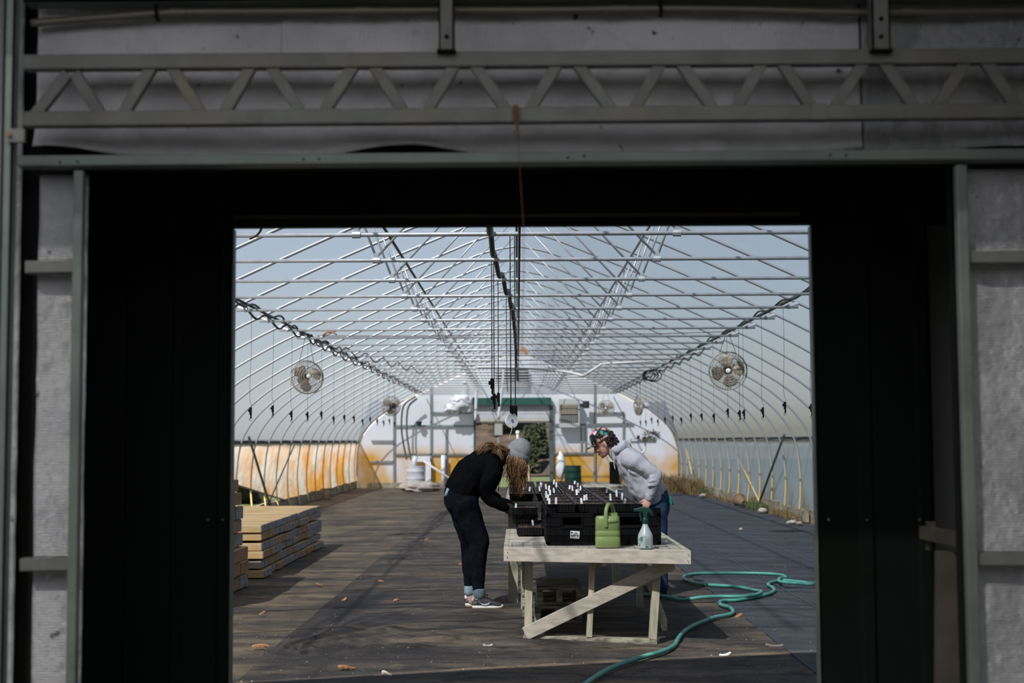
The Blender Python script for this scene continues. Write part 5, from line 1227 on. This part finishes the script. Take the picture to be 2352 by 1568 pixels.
# ================================================================== the two people
def headR(s, th):                        # s=+1 faces +x, -1 faces -x; th = nod down
    X = V((s * math.cos(th), 0, -math.sin(th))); Z = V((s * math.sin(th), 0, math.cos(th))); Y = Z.cross(X)
    return Matrix((X, Y, Z)).transposed()
def head(mb, c, R):
    L = lambda x, y, z: c + R @ V((x, y, z))
    e = lambda p, r, n=16: mb.ell(L(*p), r, R, n)
    e((-.012, 0, .03), (.098, .076, .10), 24); e((.03, 0, -.035), (.062, .060, .078), 20); e((.035, 0, .02), (.058, .062, .07), 20)
    e((.066, 0, -.098), (.024, .026, .020)); e((.045, 0, -.085), (.045, .044, .030)); e((.082, 0, .028), (.018, .045, .014)); e((.075, .034, -.025), (.022, .020, .020)); e((.075, -.034, -.025), (.022, .020, .020))
    mb.tube([L(.090, 0, .016), L(.102, 0, -.008), L(.114, 0, -.030), L(.108, 0, -.038)], [.009, .010, .012, .009], 10); e((.104, .010, -.036), (.009, .008, .007), 10); e((.104, -.010, -.036), (.009, .008, .007), 10)
    e((.090, 0, -.060), (.014, .021, .006), 12); e((.088, 0, -.070), (.013, .019, .007), 12)
    for s in (-1, 1): e((-.012, s * .078, -.008), (.017, .008, .030), 12); e((-.004, s * .076, -.032), (.009, .007, .012), 10)
def faceparts(t, c, R, body):
    for s in (-1, 1):
        mb = MB(); mb.ell(c + R @ V((.078, s * .031, .004)), (.0125, .0125, .0115), R, 12); o = t.part('eye', mb, M['eye'], parent=body, smooth=True)
        mb = MB(); mb.tube([c + R @ V((.076 + .014 * math.sin(q * .6 + .6), s * (.018 + .026 * q / 4), .030 + .006 * math.sin(q * .8))) for q in range(5)], .0035, 6); t.part('eyebrow', mb, M['dark_hair'], parent=body, smooth=True)
    mb = MB(); mb.ell(c + R @ V((.0985, 0, -.060)), (.006, .019, .004), R, 12); mb.ell(c + R @ V((.0965, 0, -.069)), (.006, .017, .005), R, 12); t.part('lips', mb, M['lip'], parent=body, smooth=True)
def hand(mb, w, d, n, curl=(.35, .4, .45, .5), sz=1., thumb=1, k=1., spread=.06):
    """palm, four unequal bent fingers, thumb from the side of the palm. w wrist, d along fingers, n back of hand"""
    w = V(w); d = V(d).normalized(); n = V(n); n = (n - d * n.dot(d)).normalized(); s = d.cross(n) * thumb
    S = sz
    mb.loft([(w - d * .03 * S, .024 * S * k, .020 * S * k), (w, .027 * S * k, .019 * S * k), (w + d * .04 * S, .038 * S * k, .017 * S * k), (w + d * .085 * S, .040 * S * k, .014 * S * k)], side=s, n=14, sm=2)
    tips = []
    for i, L in enumerate((.070, .078, .072, .056)):
        p = w + d * (.086 - .004 * abs(i - 1.2)) * S + s * (.029 - .0195 * i) * S; f = (d + s * spread * (1.5 - i)).normalized(); a = 0; pts = [p - f * .02 * S]; r = [.0095 * S * k]
        q = p
        for j, seg in enumerate((.45, .31, .24)):
            pts.append(q.copy()); r.append((.0095 - .0009 * j) * S * k)
            a += curl[i] * (.7, 1.0, .8)[j]; q = q + (f * math.cos(a) - n * math.sin(a)) * L * seg * S
        pts.append(q.copy()); r.append(.0068 * S * k); mb.tube(pts, r, 10); mb.ell(q, (.0072 * S * k,) * 3, n=10); tips.append(q)
    p = w + d * .025 * S + s * .026 * S; f = (d * .75 + s * .65 - n * .25).normalized(); q1 = p + f * .042 * S; f2 = (f * .8 + d * .5 - n * .25).normalized(); q2 = q1 + f2 * .03 * S
    mb.tube([w + d * .01 * S + s * .01 * S, p, q1, q2], [.013 * S * k, .0125 * S * k, .0105 * S * k, .008 * S * k], 10); mb.ell(q2, (.0082 * S * k,) * 3, n=10)
    return tips
def shoe(t, heel, ang, near=True, L=.275, plain=False):
    h = V(heel); R = Matrix.Rotation(ang, 3, 'Z'); k = L / .275
    G = lambda x, y, z: h + R @ V((x * k, y, z))
    mb = MB(); mb.loft([(G(.018, 0, .058), .030, .040), (G(.05, 0, .066), .037, .050), (G(.09, 0, .066), .040, .048), (G(.135, 0, .060), .043, .041), (G(.185, 0, .048), .046, .030), (G(.225, 0, .040), .043, .022), (G(.25, 0, .036), .033, .016)], side=R @ V((0, 1, 0)), n=20, sm=3)
    up = t.part('shoe', mb, M['shoe'], smooth=True)
    def outline(z, g):
        pts = []
        for i in range(28):
            a = 2 * PI * i / 28; x = .137 + .140 * math.cos(a) * g; w = (.043 + .006 * math.cos(a)) * g; y = w * (abs(math.sin(a)) ** .75) * (1 if math.sin(a) >= 0 else -1); pts.append(G(x, y, z + (.012 * max(0, (x - .2) / .08) ** 2)))
        return pts
    mb = MB(); rings = [outline(.001, .95), outline(.008, 1.0), outline(.017, 1.02)]; vs = [v for r in rings for v in r]; n = 28; fs = [tuple(range(n - 1, -1, -1)), tuple(2 * n + i for i in range(n))] + [(i * n + q, i * n + (q + 1) % n, (i + 1) * n + (q + 1) % n, (i + 1) * n + q) for i in range(2) for q in range(n)]
    mb.add(vs, fs); t.part('outsole', mb, M['sole_gum'] if not plain else M['dark'], parent=up, smooth='auto')
    mb = MB(); rings = [outline(.0172, 1.0), outline(.034, .97)]; vs = [v for r in rings for v in r]; fs = [tuple(range(n - 1, -1, -1)), tuple(n + i for i in range(n))] + [(q, (q + 1) % n, n + (q + 1) % n, n + q) for q in range(n)]
    mb.add(vs, fs); t.part('midsole', mb, M['sole_white'] if not plain else M['dark'], parent=up, smooth='auto')
    if plain: return
    mb = MB(); mb.ell(G(.008, 0, .084), (.016, .026, .030), R); t.part('heel_tab', mb, M['white_cloth'], parent=up, smooth=True)
    mb = MB(); mb.ell(G(.03, 0, .056), (.036, .0405, .026), R); t.part('heel_panel', mb, M['shoe_grey'], parent=up, smooth=True)
    for s in (-1, 1):
        top = [(.055, .078), (.075, .058), (.105, .050), (.14, .056), (.165, .070)]; bot = [(.165, .070), (.150, .046), (.12, .036), (.09, .042), (.068, .060)]
        poly = [G(x, s * (.0415 + .004 * min(1, max(0, (x - .05) / .08))), z) for x, z in top + bot[1:]]
        mb = MB(); mb.prism(poly, R @ V((0, s * .005, 0))); t.part('side_stripe', mb, M['swoosh'], parent=up)
    mb = MB()
    for i in range(5): x = .105 + i * .019; z = .108 - i * .0095; mb.tube([G(x, -.026, z - .01), G(x + .008, 0, z + .004), G(x, .026, z - .01)], .0032, 6)
    for s in (-1, 1): mb.tube(cr([G(.10, 0, .113), G(.125, s * .02, .128), G(.135, s * .035, .112)], 4), .003, 6)
    t.part('laces', mb, M['black_cord'], parent=up, smooth=True)

# ---------------------------------------------------------- person in black, bending over the trays
YW_P = 12.93
w_ = lambda px, py, dy=0.: P(px, py, YW_P + dy)
t = Thing('person', 'person in black sweater and grey beanie with long blond hair, bending over the trays', 'person', (w_(1098, 1390).x, YW_P, 0))
hc = w_(1185, 1049); HR = headR(1, .50)
nW = w_(1159, 1164, -.17); fW = w_(1147, 1146, .17)
mb = MB()
mb.loft([(w_(1058, 1140), .14, .13), (w_(1072, 1110), .14, .125), (w_(1092, 1085), .15, .13), (w_(1114, 1066), .155, .11), (w_(1137, 1055), .13, .085), (w_(1150, 1051), .06, .06), (w_(1168, 1048), .05, .052), (w_(1182, 1046), .05, .05)])
for s, leg in ((-1, [(1068, 1150, .075, .09), (1080, 1195, .07, .085), (1099, 1240, .055, .07), (1097, 1290, .05, .062), (1099, 1350, .036, .040), (1098, 1372, .034, .038), (1099, 1383, .034, .04), (1115, 1389, .032, .025), (1138, 1391, .03, .015)]), (1, [(1060, 1150, .075, .09), (1066, 1195, .07, .08), (1078, 1240, .055, .068), (1080, 1290, .05, .06), (1081, 1345, .036, .04), (1082, 1366, .034, .037), (1084, 1379, .034, .04), (1100, 1385, .032, .025), (1124, 1387, .03, .015)])):
    mb.loft([(w_(x, y, s * .088), a, b) for x, y, a, b in leg])
for s, wr in ((-1, nW), (1, fW)):
    mb.loft([(w_(1130, 1060, s * .14), .06, .06), (w_(1130, 1075, s * .19), .055, .055), (w_(1117, 1130, s * .20), .045, .045), (w_(1132, 1146 - (4 if s > 0 else 0), s * .19), .04, .04), (wr, .028, .026)])
dn, nn = V((.80, .25, -.45)), V((-.35, -.75, .45))
hand(mb, nW, dn, nn, (.5, .55, .6, .65), 1, thumb=-1)
df, nf = V((.92, -.12, -.18)), V((.15, .1, 1))
hand(mb, fW, df, nf, (.25, .3, .35, .4), 1, thumb=1)
head(mb, hc, HR)
body = flesh(t.part('body', mb, M['skin'], smooth=True), .0065, 2)
faceparts(t, hc, HR, body)
# jeans
mb = MB()
mb.loft([(w_(1058, 1126), .165, .150), (w_(1059, 1142), .178, .158), (w_(1064, 1162), .172, .148), (w_(1068, 1176), .15, .12)])
for s, leg in ((-1, [(1066, 1152, .098, .125), (1079, 1195, .094, .122), (1091, 1222, .082, .108), (1100, 1243, .074, .096), (1098, 1265, .067, .086), (1096, 1292, .064, .083), (1098, 1325, .054, .064), (1100, 1350, .050, .054), (1100, 1356, .050, .054)]), (1, [(1060, 1152, .098, .125), (1067, 1195, .092, .108), (1074, 1222, .08, .095), (1079, 1243, .072, .088), (1080, 1268, .066, .080), (1079, 1292, .062, .078), (1079, 1325, .052, .058), (1079, 1346, .048, .048), (1079, 1350, .048, .048)])):
    mb.loft([(w_(x, y, s * .09), a, b) for x, y, a, b in leg])
jeans = flesh(t.part('jeans', mb, M['jeans'], smooth=True), .009, 3, .012, .09)
for s, (x0, y0, x1, y1, r) in ((-1, (1100, 1353, 1101, 1366, .055)), (1, (1079, 1346, 1079, 1360, .051))):
    mb = MB(); mb.loft([(w_(x0, y0, s * .09), r * .95, r), (w_((x0 + x1) / 2, (y0 + y1) / 2, s * .09), r * .97, r * 1.02), (w_(x1, y1, s * .09), r * .95, r)], sm=2, n=20); t.part('trouser_cuff', mb, M['cuff'], parent=jeans, label='pale turned-up jeans cuff', smooth=True)
hb = F(1086, 1396); shoe(t, (hb.x, YW_P - .085, .003), -.06, L=.278)
hb2 = F(1068, 1391); shoe(t, (w_(1069, 1390, .1).x, YW_P + .10, .003), .10, L=.27)
mb = MB(); mb.bar(w_(1031, 1121, -.03), w_(1024, 1139, -.03), .03, .16); t.part('shirt_tail', mb, M['cuff'], smooth=True, label='pale shirt tail showing under the sweater')
# sweater
mb = MB()
mb.loft([(w_(1061, 1136), .172, .152), (w_(1064, 1126), .180, .165), (w_(1073, 1108), .185, .170), (w_(1090, 1084), .192, .165), (w_(1112, 1066), .195, .152), (w_(1134, 1055), .175, .118), (w_(1150, 1050), .098, .080), (w_(1160, 1048), .066, .066)])
mb.loft([(w_(1128, 1060, -.15), .085, .095), (w_(1133, 1078, -.20), .08, .092), (w_(1124, 1108, -.215), .074, .082), (w_(1117, 1131, -.21), .068, .066), (w_(1130, 1147, -.20), .062, .060), (w_(1145, 1157, -.185), .054, .054), (w_(1157, 1164, -.175), .043, .043)])
mb.loft([(w_(1128, 1060, .15), .085, .09), (w_(1133, 1078, .2), .08, .085), (w_(1124, 1106, .21), .072, .075), (w_(1117, 1126, .21), .066, .062), (w_(1130, 1137, .19), .055, .052), (w_(1144, 1144, .175), .042, .04)])
sw = flesh(t.part('sweater', mb, M['black_knit'], smooth=True), .0095, 4, .022, .11)
mb = MB(); mb.loft([(w_(1063, 1138), .176, .156), (w_(1060, 1144), .172, .150)], sm=2, n=28); t.part('hem_rib', mb, M['black_knit'], parent=sw, smooth=True)
mb = MB(); mb.loft([(w_(1153, 1162, -.178), .044, .044), (w_(1161, 1166, -.17), .038, .038)], sm=2); t.part('sleeve_cuff', mb, M['black_knit'], parent=sw, smooth=True)
mb = MB(); mb.tube(cr([w_(1146, 1088, -.1), w_(1146, 1110, -.1), w_(1145, 1127, -.1)], 3), .004, 6); t.part('drawstring', mb, M['black_cord'], parent=sw, smooth=True)
for s, wr, d_, n_, cu, th in ((-1, nW, dn, nn, (.5, .55, .6, .65), -1), (1, fW, df, nf, (.25, .3, .35, .4), 1)):
    mb = MB(); hand(mb, wr, d_, n_, cu, 1.02, thumb=th, k=1.22); g = flesh(t.part('glove', mb, M['glove'], smooth=True), .005, 2)
    if s < 0:
        d0 = d_.normalized(); n0 = (n_ - d0 * n_.dot(d0)).normalized(); s0 = d0.cross(n0)
        mb = MB(); mb.ell(wr + d0 * .055 - n0 * .020, (.042, .034, .012), Matrix((d0, s0, n0)).transposed()); mb.ell(wr + d0 * .03 + s0 * -.028 - n0 * .004, (.03, .016, .016), Matrix((d0, s0, n0)).transposed()); t.part('palm_coating', mb, M['glove_red'], parent=g, smooth=True, label='red palm of the glove')
# beanie
bc = w_(1187, 1047); BR = headR(1, .42)
mb = MB()
prof = [(.108, -.012), (.1125, .02), (.112, .055), (.104, .09), (.085, .125), (.058, .152), (.028, .168), (.004, .171)]
mb.lathe([(r, z) for r, z in prof], bc, 36, BR @ Matrix.Diagonal((1, .93, 1)), cap=True)
for v in mb.v:
    d = BR.transposed() @ (v - bc); v += BR @ V((.10 * max(0, d.z) * .55 * (1 if d.z > .05 else .5), 0, 0)) * .6
    v += (v - bc).normalized() * (.006 * noise.noise(d * 14))
bn = t.part('beanie', mb, M['beanie'], smooth=True)
mb = MB(); mb.lathe([(.106, -.022), (.116, -.018), (.1195, .004), (.1185, .030), (.114, .036), (.108, .036)], bc, 36, BR @ Matrix.Diagonal((1, .93, 1)), cap=False); t.part('beanie_cuff', mb, M['beanie'], parent=bn, smooth=True)
# hair
rnd = random.Random(11)
mb = MB()
mb.loft([(w_(1180, 1042, 0), .086, .06), (w_(1180, 1056, -.01), .088, .066), (w_(1183, 1074, -.02), .075, .058), (w_(1184, 1096, -.02), .055, .045), (w_(1182, 1108, -.02), .03, .03)], sm=3); mb.tone = [.12] * len(mb.v)
for i in range(1100):
    k = rnd.random(); sd = rnd.choice((-1, -1, -1, -1, 1))
    a = rnd.uniform(-.2, PI + .25) if sd < 0 else rnd.uniform(.1, 2.9)
    p = bc + BR @ V((.104 * math.cos(a), sd * rnd.uniform(.098, .108) * abs(math.sin(a)), rnd.uniform(-.016, .004)))
    drop = rnd.uniform(.16, .33) * (1 if a < 2.4 else .8); e = w_(rnd.gauss(1184, 10), 1049, sd * rnd.uniform(.02, .09)); e.z = p.z - drop
    m1 = p.lerp(e, .35) + V((rnd.gauss(.006, .010), sd * rnd.uniform(.018, .034), .012)); m2 = p.lerp(e, .7) + V((rnd.gauss(0, .014), rnd.gauss(0, .012), 0)); e = e + V((rnd.gauss(0, .012), rnd.gauss(0, .015), 0))
    tn = min(1, max(.05, rnd.gauss(.42, .22) + (.22 if e.x > w_(1190, 1049).x else -.08))); r0 = rnd.uniform(.0013, .0030)  # strands ending at the right toned lighter: their sunlit side put into the colour
    mb.tube(cr([p, m1, m2, e], 3), [r0] * 6 + [r0 * .8, r0 * .6, r0 * .4, r0 * .15], 4, tone=tn)
b0 = len(mb.v); mb.loft([(w_(1170, 1036), .07, .03), (w_(1150, 1029), .085, .032), (w_(1125, 1027), .08, .028), (w_(1110, 1033), .05, .02)], sm=3); mb.tone[b0:] = [.14] * (len(mb.v) - b0)
for i in range(520):
    p = w_(rnd.uniform(1158, 1176), rnd.uniform(1030, 1050), rnd.uniform(-.09, .09)); q = w_(rnd.uniform(1138, 1152), rnd.uniform(1017, 1032), 0); q.y = p.y * 1. + rnd.gauss(-.01, .03)
    q.z -= .10 * abs(q.y - YW_P); r_ = w_(rnd.uniform(1112, 1128), rnd.uniform(1014, 1036), 0); r_.y = q.y + rnd.gauss(0, .04); e = w_(rnd.gauss(1103, 7), rnd.uniform(1022, 1046), 0); e.y = r_.y + rnd.gauss(-.02, .05)
    if rnd.random() < .3: e = w_(rnd.uniform(1128, 1160), rnd.uniform(1040, 1062), 0); e.y = YW_P - rnd.uniform(.15, .2); r_ = w_(rnd.uniform(1130, 1150), rnd.uniform(1026, 1034), 0); r_.y = YW_P - rnd.uniform(.08, .13)
    tn = min(1, max(.05, rnd.gauss(.5, .25))); r0 = rnd.uniform(.0013, .0028)
    mb.tube(cr([p, q, r_, e], 3), [r0] * 7 + [r0 * .7, r0 * .45, r0 * .15], 4, tone=tn)
t.part('hair', mb, M['hair'], smooth=True, tone=True)

# ---------------------------------------------------------- person in the grey hoodie and floral cap
YH = 13.9
h_ = lambda px, py, dy=0.: P(px, py, YH + dy)
t = Thing('person', 'person in a grey hoodie and floral cap leaning over the trays from the right', 'person', (h_(1512, 1362).x, YH, 0))
hc = h_(1386, 1019); HR = headR(-1, .56)
nW = h_(1492, 1144, -.22); fW = h_(1470, 1138, .22)
mb = MB()
mb.loft([(h_(1502, 1140), .14, .11), (h_(1488, 1118), .155, .12), (h_(1468, 1090), .165, .12), (h_(1450, 1066), .165, .115), (h_(1432, 1048), .13, .09), (h_(1416, 1038), .062, .06), (h_(1404, 1030), .052, .055), (h_(1393, 1022), .05, .052)])
LEGS = [(1506, 1160, .07, .09), (1510, 1200, .07, .085), (1512, 1255, .056, .065), (1518, 1300, .055, .062), (1522, 1344, .036, .04), (1521, 1352, .034, .04), (1508, 1359, .032, .022), (1490, 1361, .03, .014)]
for s in (-1, 1): mb.loft([(h_(x, y, s * .095), a, b) for x, y, a, b in LEGS])
for s, wr in ((-1, nW), (1, fW)):
    ex = 1503 if s < 0 else 1492; ey = 1087
    mb.loft([(h_(1446, 1052, s * .14), .062, .062), (h_(1452, 1055, s * .19), .058, .058), (h_(ex, ey, s * .23), .046, .046), (h_((ex + 1488) / 2 + 2, 1118, s * .225), .042, .042), (wr, .029, .026)])
dh, nh = V((-.50, -.05, -.86)), V((-.25, -.93, .1))
tips = hand(mb, nW, dh, nh, (.35, .4, .42, .5), 1.02, thumb=1, spread=.10)
hand(mb, fW, V((-.8, -.1, -.5)), V((-.4, .3, .85)), (.3, .35, .4, .4), 1, thumb=-1)
head(mb, hc, HR)
body = flesh(t.part('body', mb, M['skin'], smooth=True), .006, 2)
faceparts(t, hc, HR, body)
# jeans
mb = MB(); mb.loft([(h_(1504, 1134), .165, .13), (h_(1506, 1152), .178, .138), (h_(1508, 1172), .172, .13)])
for s in (-1, 1): mb.loft([(h_(1505, 1160, s * .09), .095, .12), (h_(1509, 1200, s * .10), .092, .105), (h_(1512, 1255, s * .10), .072, .08), (h_(1517, 1300, s * .10), .068, .072), (h_(1521, 1342, s * .10), .055, .056), (h_(1521, 1350, s * .10), .055, .058)])
jn = flesh(t.part('jeans', mb, M['blue_jeans'], smooth=True), .0095, 3, .014, .1)
for s in (-1, 1): shoe(t, (h_(1529, 1362).x, YH + s * .10, .003), PI, L=.285, plain=True)
mb = MB(); p0 = h_(1524, 1138, -.10)
mb.grid(lambda u, v: p0 + V((.014 + .055 * u + .03 * v, .035 * math.sin(u * 5 + v * 2), -.075 * v - .02 * u + .01 * math.sin(u * 9))), 10, 8); t.part('pocket_rag', mb, M['teal_cloth'], parent=jn, smooth=True, solid=.006, label='teal cloth hanging from the back pocket')
# hoodie
mb = MB()
mb.loft([(h_(1499, 1146), .185, .145), (h_(1494, 1134), .198, .158), (h_(1484, 1116), .208, .165), (h_(1468, 1090), .212, .158), (h_(1450, 1066), .205, .148), (h_(1432, 1047), .165, .118), (h_(1419, 1039), .10, .09), (h_(1412, 1035), .08, .078)])
mb.loft([(h_(1444, 1052, -.15), .09, .092), (h_(1454, 1056, -.20), .085, .086), (h_(1480, 1072, -.225), .080, .078), (h_(1502, 1088, -.235), .074, .072), (h_(1504, 1100, -.235), .071, .068), (h_(1500, 1116, -.23), .068, .066), (h_(1496, 1130, -.225), .060, .056), (h_(1493, 1139, -.22), .047, .046)])
mb.loft([(h_(1444, 1052, .15), .09, .09), (h_(1454, 1056, .2), .085, .085), (h_(1478, 1074, .225), .078, .076), (h_(1492, 1090, .235), .072, .07), (h_(1487, 1110, .23), .064, .062), (h_(1473, 1134, .22), .046, .045)])
# sleeve gathers at the elbow and creases across the chest
for a, b, c, r in (((1490, 1098, -.295), (1500, 1094, -.302), (1509, 1092, -.285), .014), ((1489, 1107, -.292), (1499, 1103, -.305), (1510, 1104, -.28), .015), ((1487, 1117, -.285), (1497, 1113, -.300), (1508, 1116, -.275), .014), ((1442, 1078, -.20), (1455, 1086, -.21), (1470, 1092, -.20), .018), ((1436, 1065, -.18), (1446, 1076, -.2), (1455, 1088, -.2), .014)):
    mb.tube(cr([h_(*a), h_(*b), h_(*c)], 4), [.004] + [r] * 7 + [.004], 8)
hd = flesh(t.part('hoodie', mb, M['hoodie'], smooth=True), .009, 3, .026, .10)
mb = MB(); mb.loft([(h_(1497, 1144), .192, .152), (h_(1503, 1153), .180, .140)], sm=2, n=28); t.part('hem_rib', mb, M['hoodie'], parent=hd, smooth=True)
mb = MB(); mb.loft([(h_(1493, 1137, -.22), .050, .049), (h_(1491, 1145, -.22), .040, .039)], sm=2); t.part('sleeve_cuff', mb, M['hoodie'], parent=hd, smooth=True)
mb = MB(); ring = []
for i in range(24):
    a = 2 * PI * i / 24; ring.append(h_(1424 + 17 * math.cos(a) * .8 + 4 * math.sin(a), 1030 + 14 * math.cos(a) * -.55 + 0, .105 * math.sin(a)))
mb.tube(ring, [.036 + .016 * max(0, math.cos(2 * PI * i / 24)) for i in range(24)], 10, closed=True); mb.ell(h_(1438, 1026), (.055, .10, .045), headR(-1, .6)); mb.ell(h_(1444, 1034), (.05, .09, .04), headR(-1, .8)); mb.tube([h_(1409, 1040, -.085), h_(1411, 1052, -.08), h_(1418, 1062, -.06)], [.022, .02, .008], 8)
hood = flesh(t.part('hood', mb, M['hoodie'], parent=hd, smooth=True), .008, 3, .02, .06)
mb = MB(); mb.tube(cr([h_(1411, 1048, -.09), h_(1410, 1062, -.10), h_(1413, 1078, -.11)], 3), .005, 6); t.part('drawstring', mb, M['hoodie'], parent=hd, smooth=True)
mb = MB(); mb.ell(h_(1419, 1060, -.0), (.03, .08, .05), headR(-1, .5)); t.part('undershirt', mb, M['white_cloth'], smooth=True, label='white shirt at the open neck')
# cap
cc = hc + HR @ V((-.012, 0, .050)); mb = MB()
mb.lathe([(.108, -.012), (.110, .0), (.110, .035), (.104, .062), (.088, .084), (.055, .097), (.012, .101)], cc, 36, HR @ Matrix.Diagonal((1, .84, 1)), cap=True)
for v in mb.v: v += (v - cc).normalized() * (.005 * noise.noise((v - cc) * 16))
cp = t.part('cap', mb, M['floral'], smooth=True, label='floral print cap')
mb = MB()
def brim(u, v):
    a = (u - .5) * 2.1; r = .106 + .078 * v * (math.cos(a * .75) ** .6); return cc + HR @ V((r * math.cos(a), .84 * (.108 + .01 * v) * math.sin(a), -.006 + .010 * v - .02 * abs(math.sin(a)) ** 2 - .012 * v * v))
mb.grid(brim, 16, 6); t.part('brim', mb, M['floral'], parent=cp, smooth=True, solid=.005)
mb = MB(); mb.ell(cc + HR @ V((0, 0, .102)), (.008, .008, .006), HR, 10); t.part('button', mb, M['floral'], parent=cp, smooth=True)
rnd = random.Random(5); mb = MB()
for i in range(46):
    x = rnd.uniform(-.125, -.035); y = rnd.uniform(-.078, .078); z = rnd.uniform(-.055, .06); q = hc + HR @ V((x, y, z)); n_ = 12; rr = rnd.uniform(.010, .018); ax = Matrix.Rotation(rnd.uniform(0, 6), 3, 'X') @ Matrix.Rotation(rnd.uniform(0, 6), 3, 'Y')
    mb.tube([q + ax @ V((rr * math.cos(k * .8), rr * math.sin(k * .8), .004 * k - .02)) for k in range(n_)], [.0075] * (n_ - 1) + [.003], 6)
mb.ell(hc + HR @ V((-.085, 0, .005)), (.045, .075, .06), HR); mb.ell(hc + HR @ V((-.11, -.02, .03)), (.03, .05, .04), HR)
for i in range(10): q = hc + HR @ V((rnd.uniform(-.03, .03), -.083, rnd.uniform(-.0, .05))); mb.tube([q, q + HR @ V((-.01, -.004, -.02)), q + HR @ V((.004, 0, -.035))], [.006, .005, .002], 5)
t.part('hair', mb, M['dark_hair'], smooth=True)

# ================================================================== light
w = bpy.data.worlds.new('sky'); scene.world = w; w.use_nodes = True; nt = w.node_tree; nt.nodes.clear()
sky = nt.nodes.new('ShaderNodeTexSky'); sky.sky_type = 'NISHITA'; sky.sun_disc = False
sky.sun_elevation = math.radians(44); sky.air_density = 1.5; sky.dust_density = .25; sky.ozone_density = 3
SUN = V((.50, .87, -.98)).normalized()                 # way the sunlight travels: from behind on the left
sky.sun_rotation = math.atan2(-SUN.x, -SUN.y)
bg = nt.nodes.new('ShaderNodeBackground'); bg.inputs['Strength'].default_value = SKY
ow = nt.nodes.new('ShaderNodeOutputWorld'); hs = nt.nodes.new('ShaderNodeHueSaturation'); hs.inputs['Saturation'].default_value = .8; nt.links.new(sky.outputs[0], hs.inputs['Color']); nt.links.new(hs.outputs[0], bg.inputs[0]); nt.links.new(bg.outputs[0], ow.inputs[0])
sd = bpy.data.lights.new('sun', 'SUN'); sd.energy = SUNE; sd.angle = math.radians(.9); sd.color = (1, .93, .82)
so = bpy.data.objects.new('sun', sd); col.objects.link(so); so.rotation_euler = (-SUN).to_track_quat('Z', 'Y').to_euler(); so.location = (-8, -12, 14)
scene.view_settings.view_transform = 'Standard'; scene.view_settings.look = 'None'; scene.view_settings.gamma = 1; scene.view_settings.use_curve_mapping = False
scene.view_settings.exposure = EXPO
scene.cycles.use_denoising = True
scene.cycles.transparent_max_bounces = 24; scene.cycles.max_bounces = 10; scene.cycles.transmission_bounces = 8; scene.cycles.diffuse_bounces = 5
scene.cycles.caustics_reflective = False; scene.cycles.caustics_refractive = False; scene.cycles.sample_clamp_indirect = 6
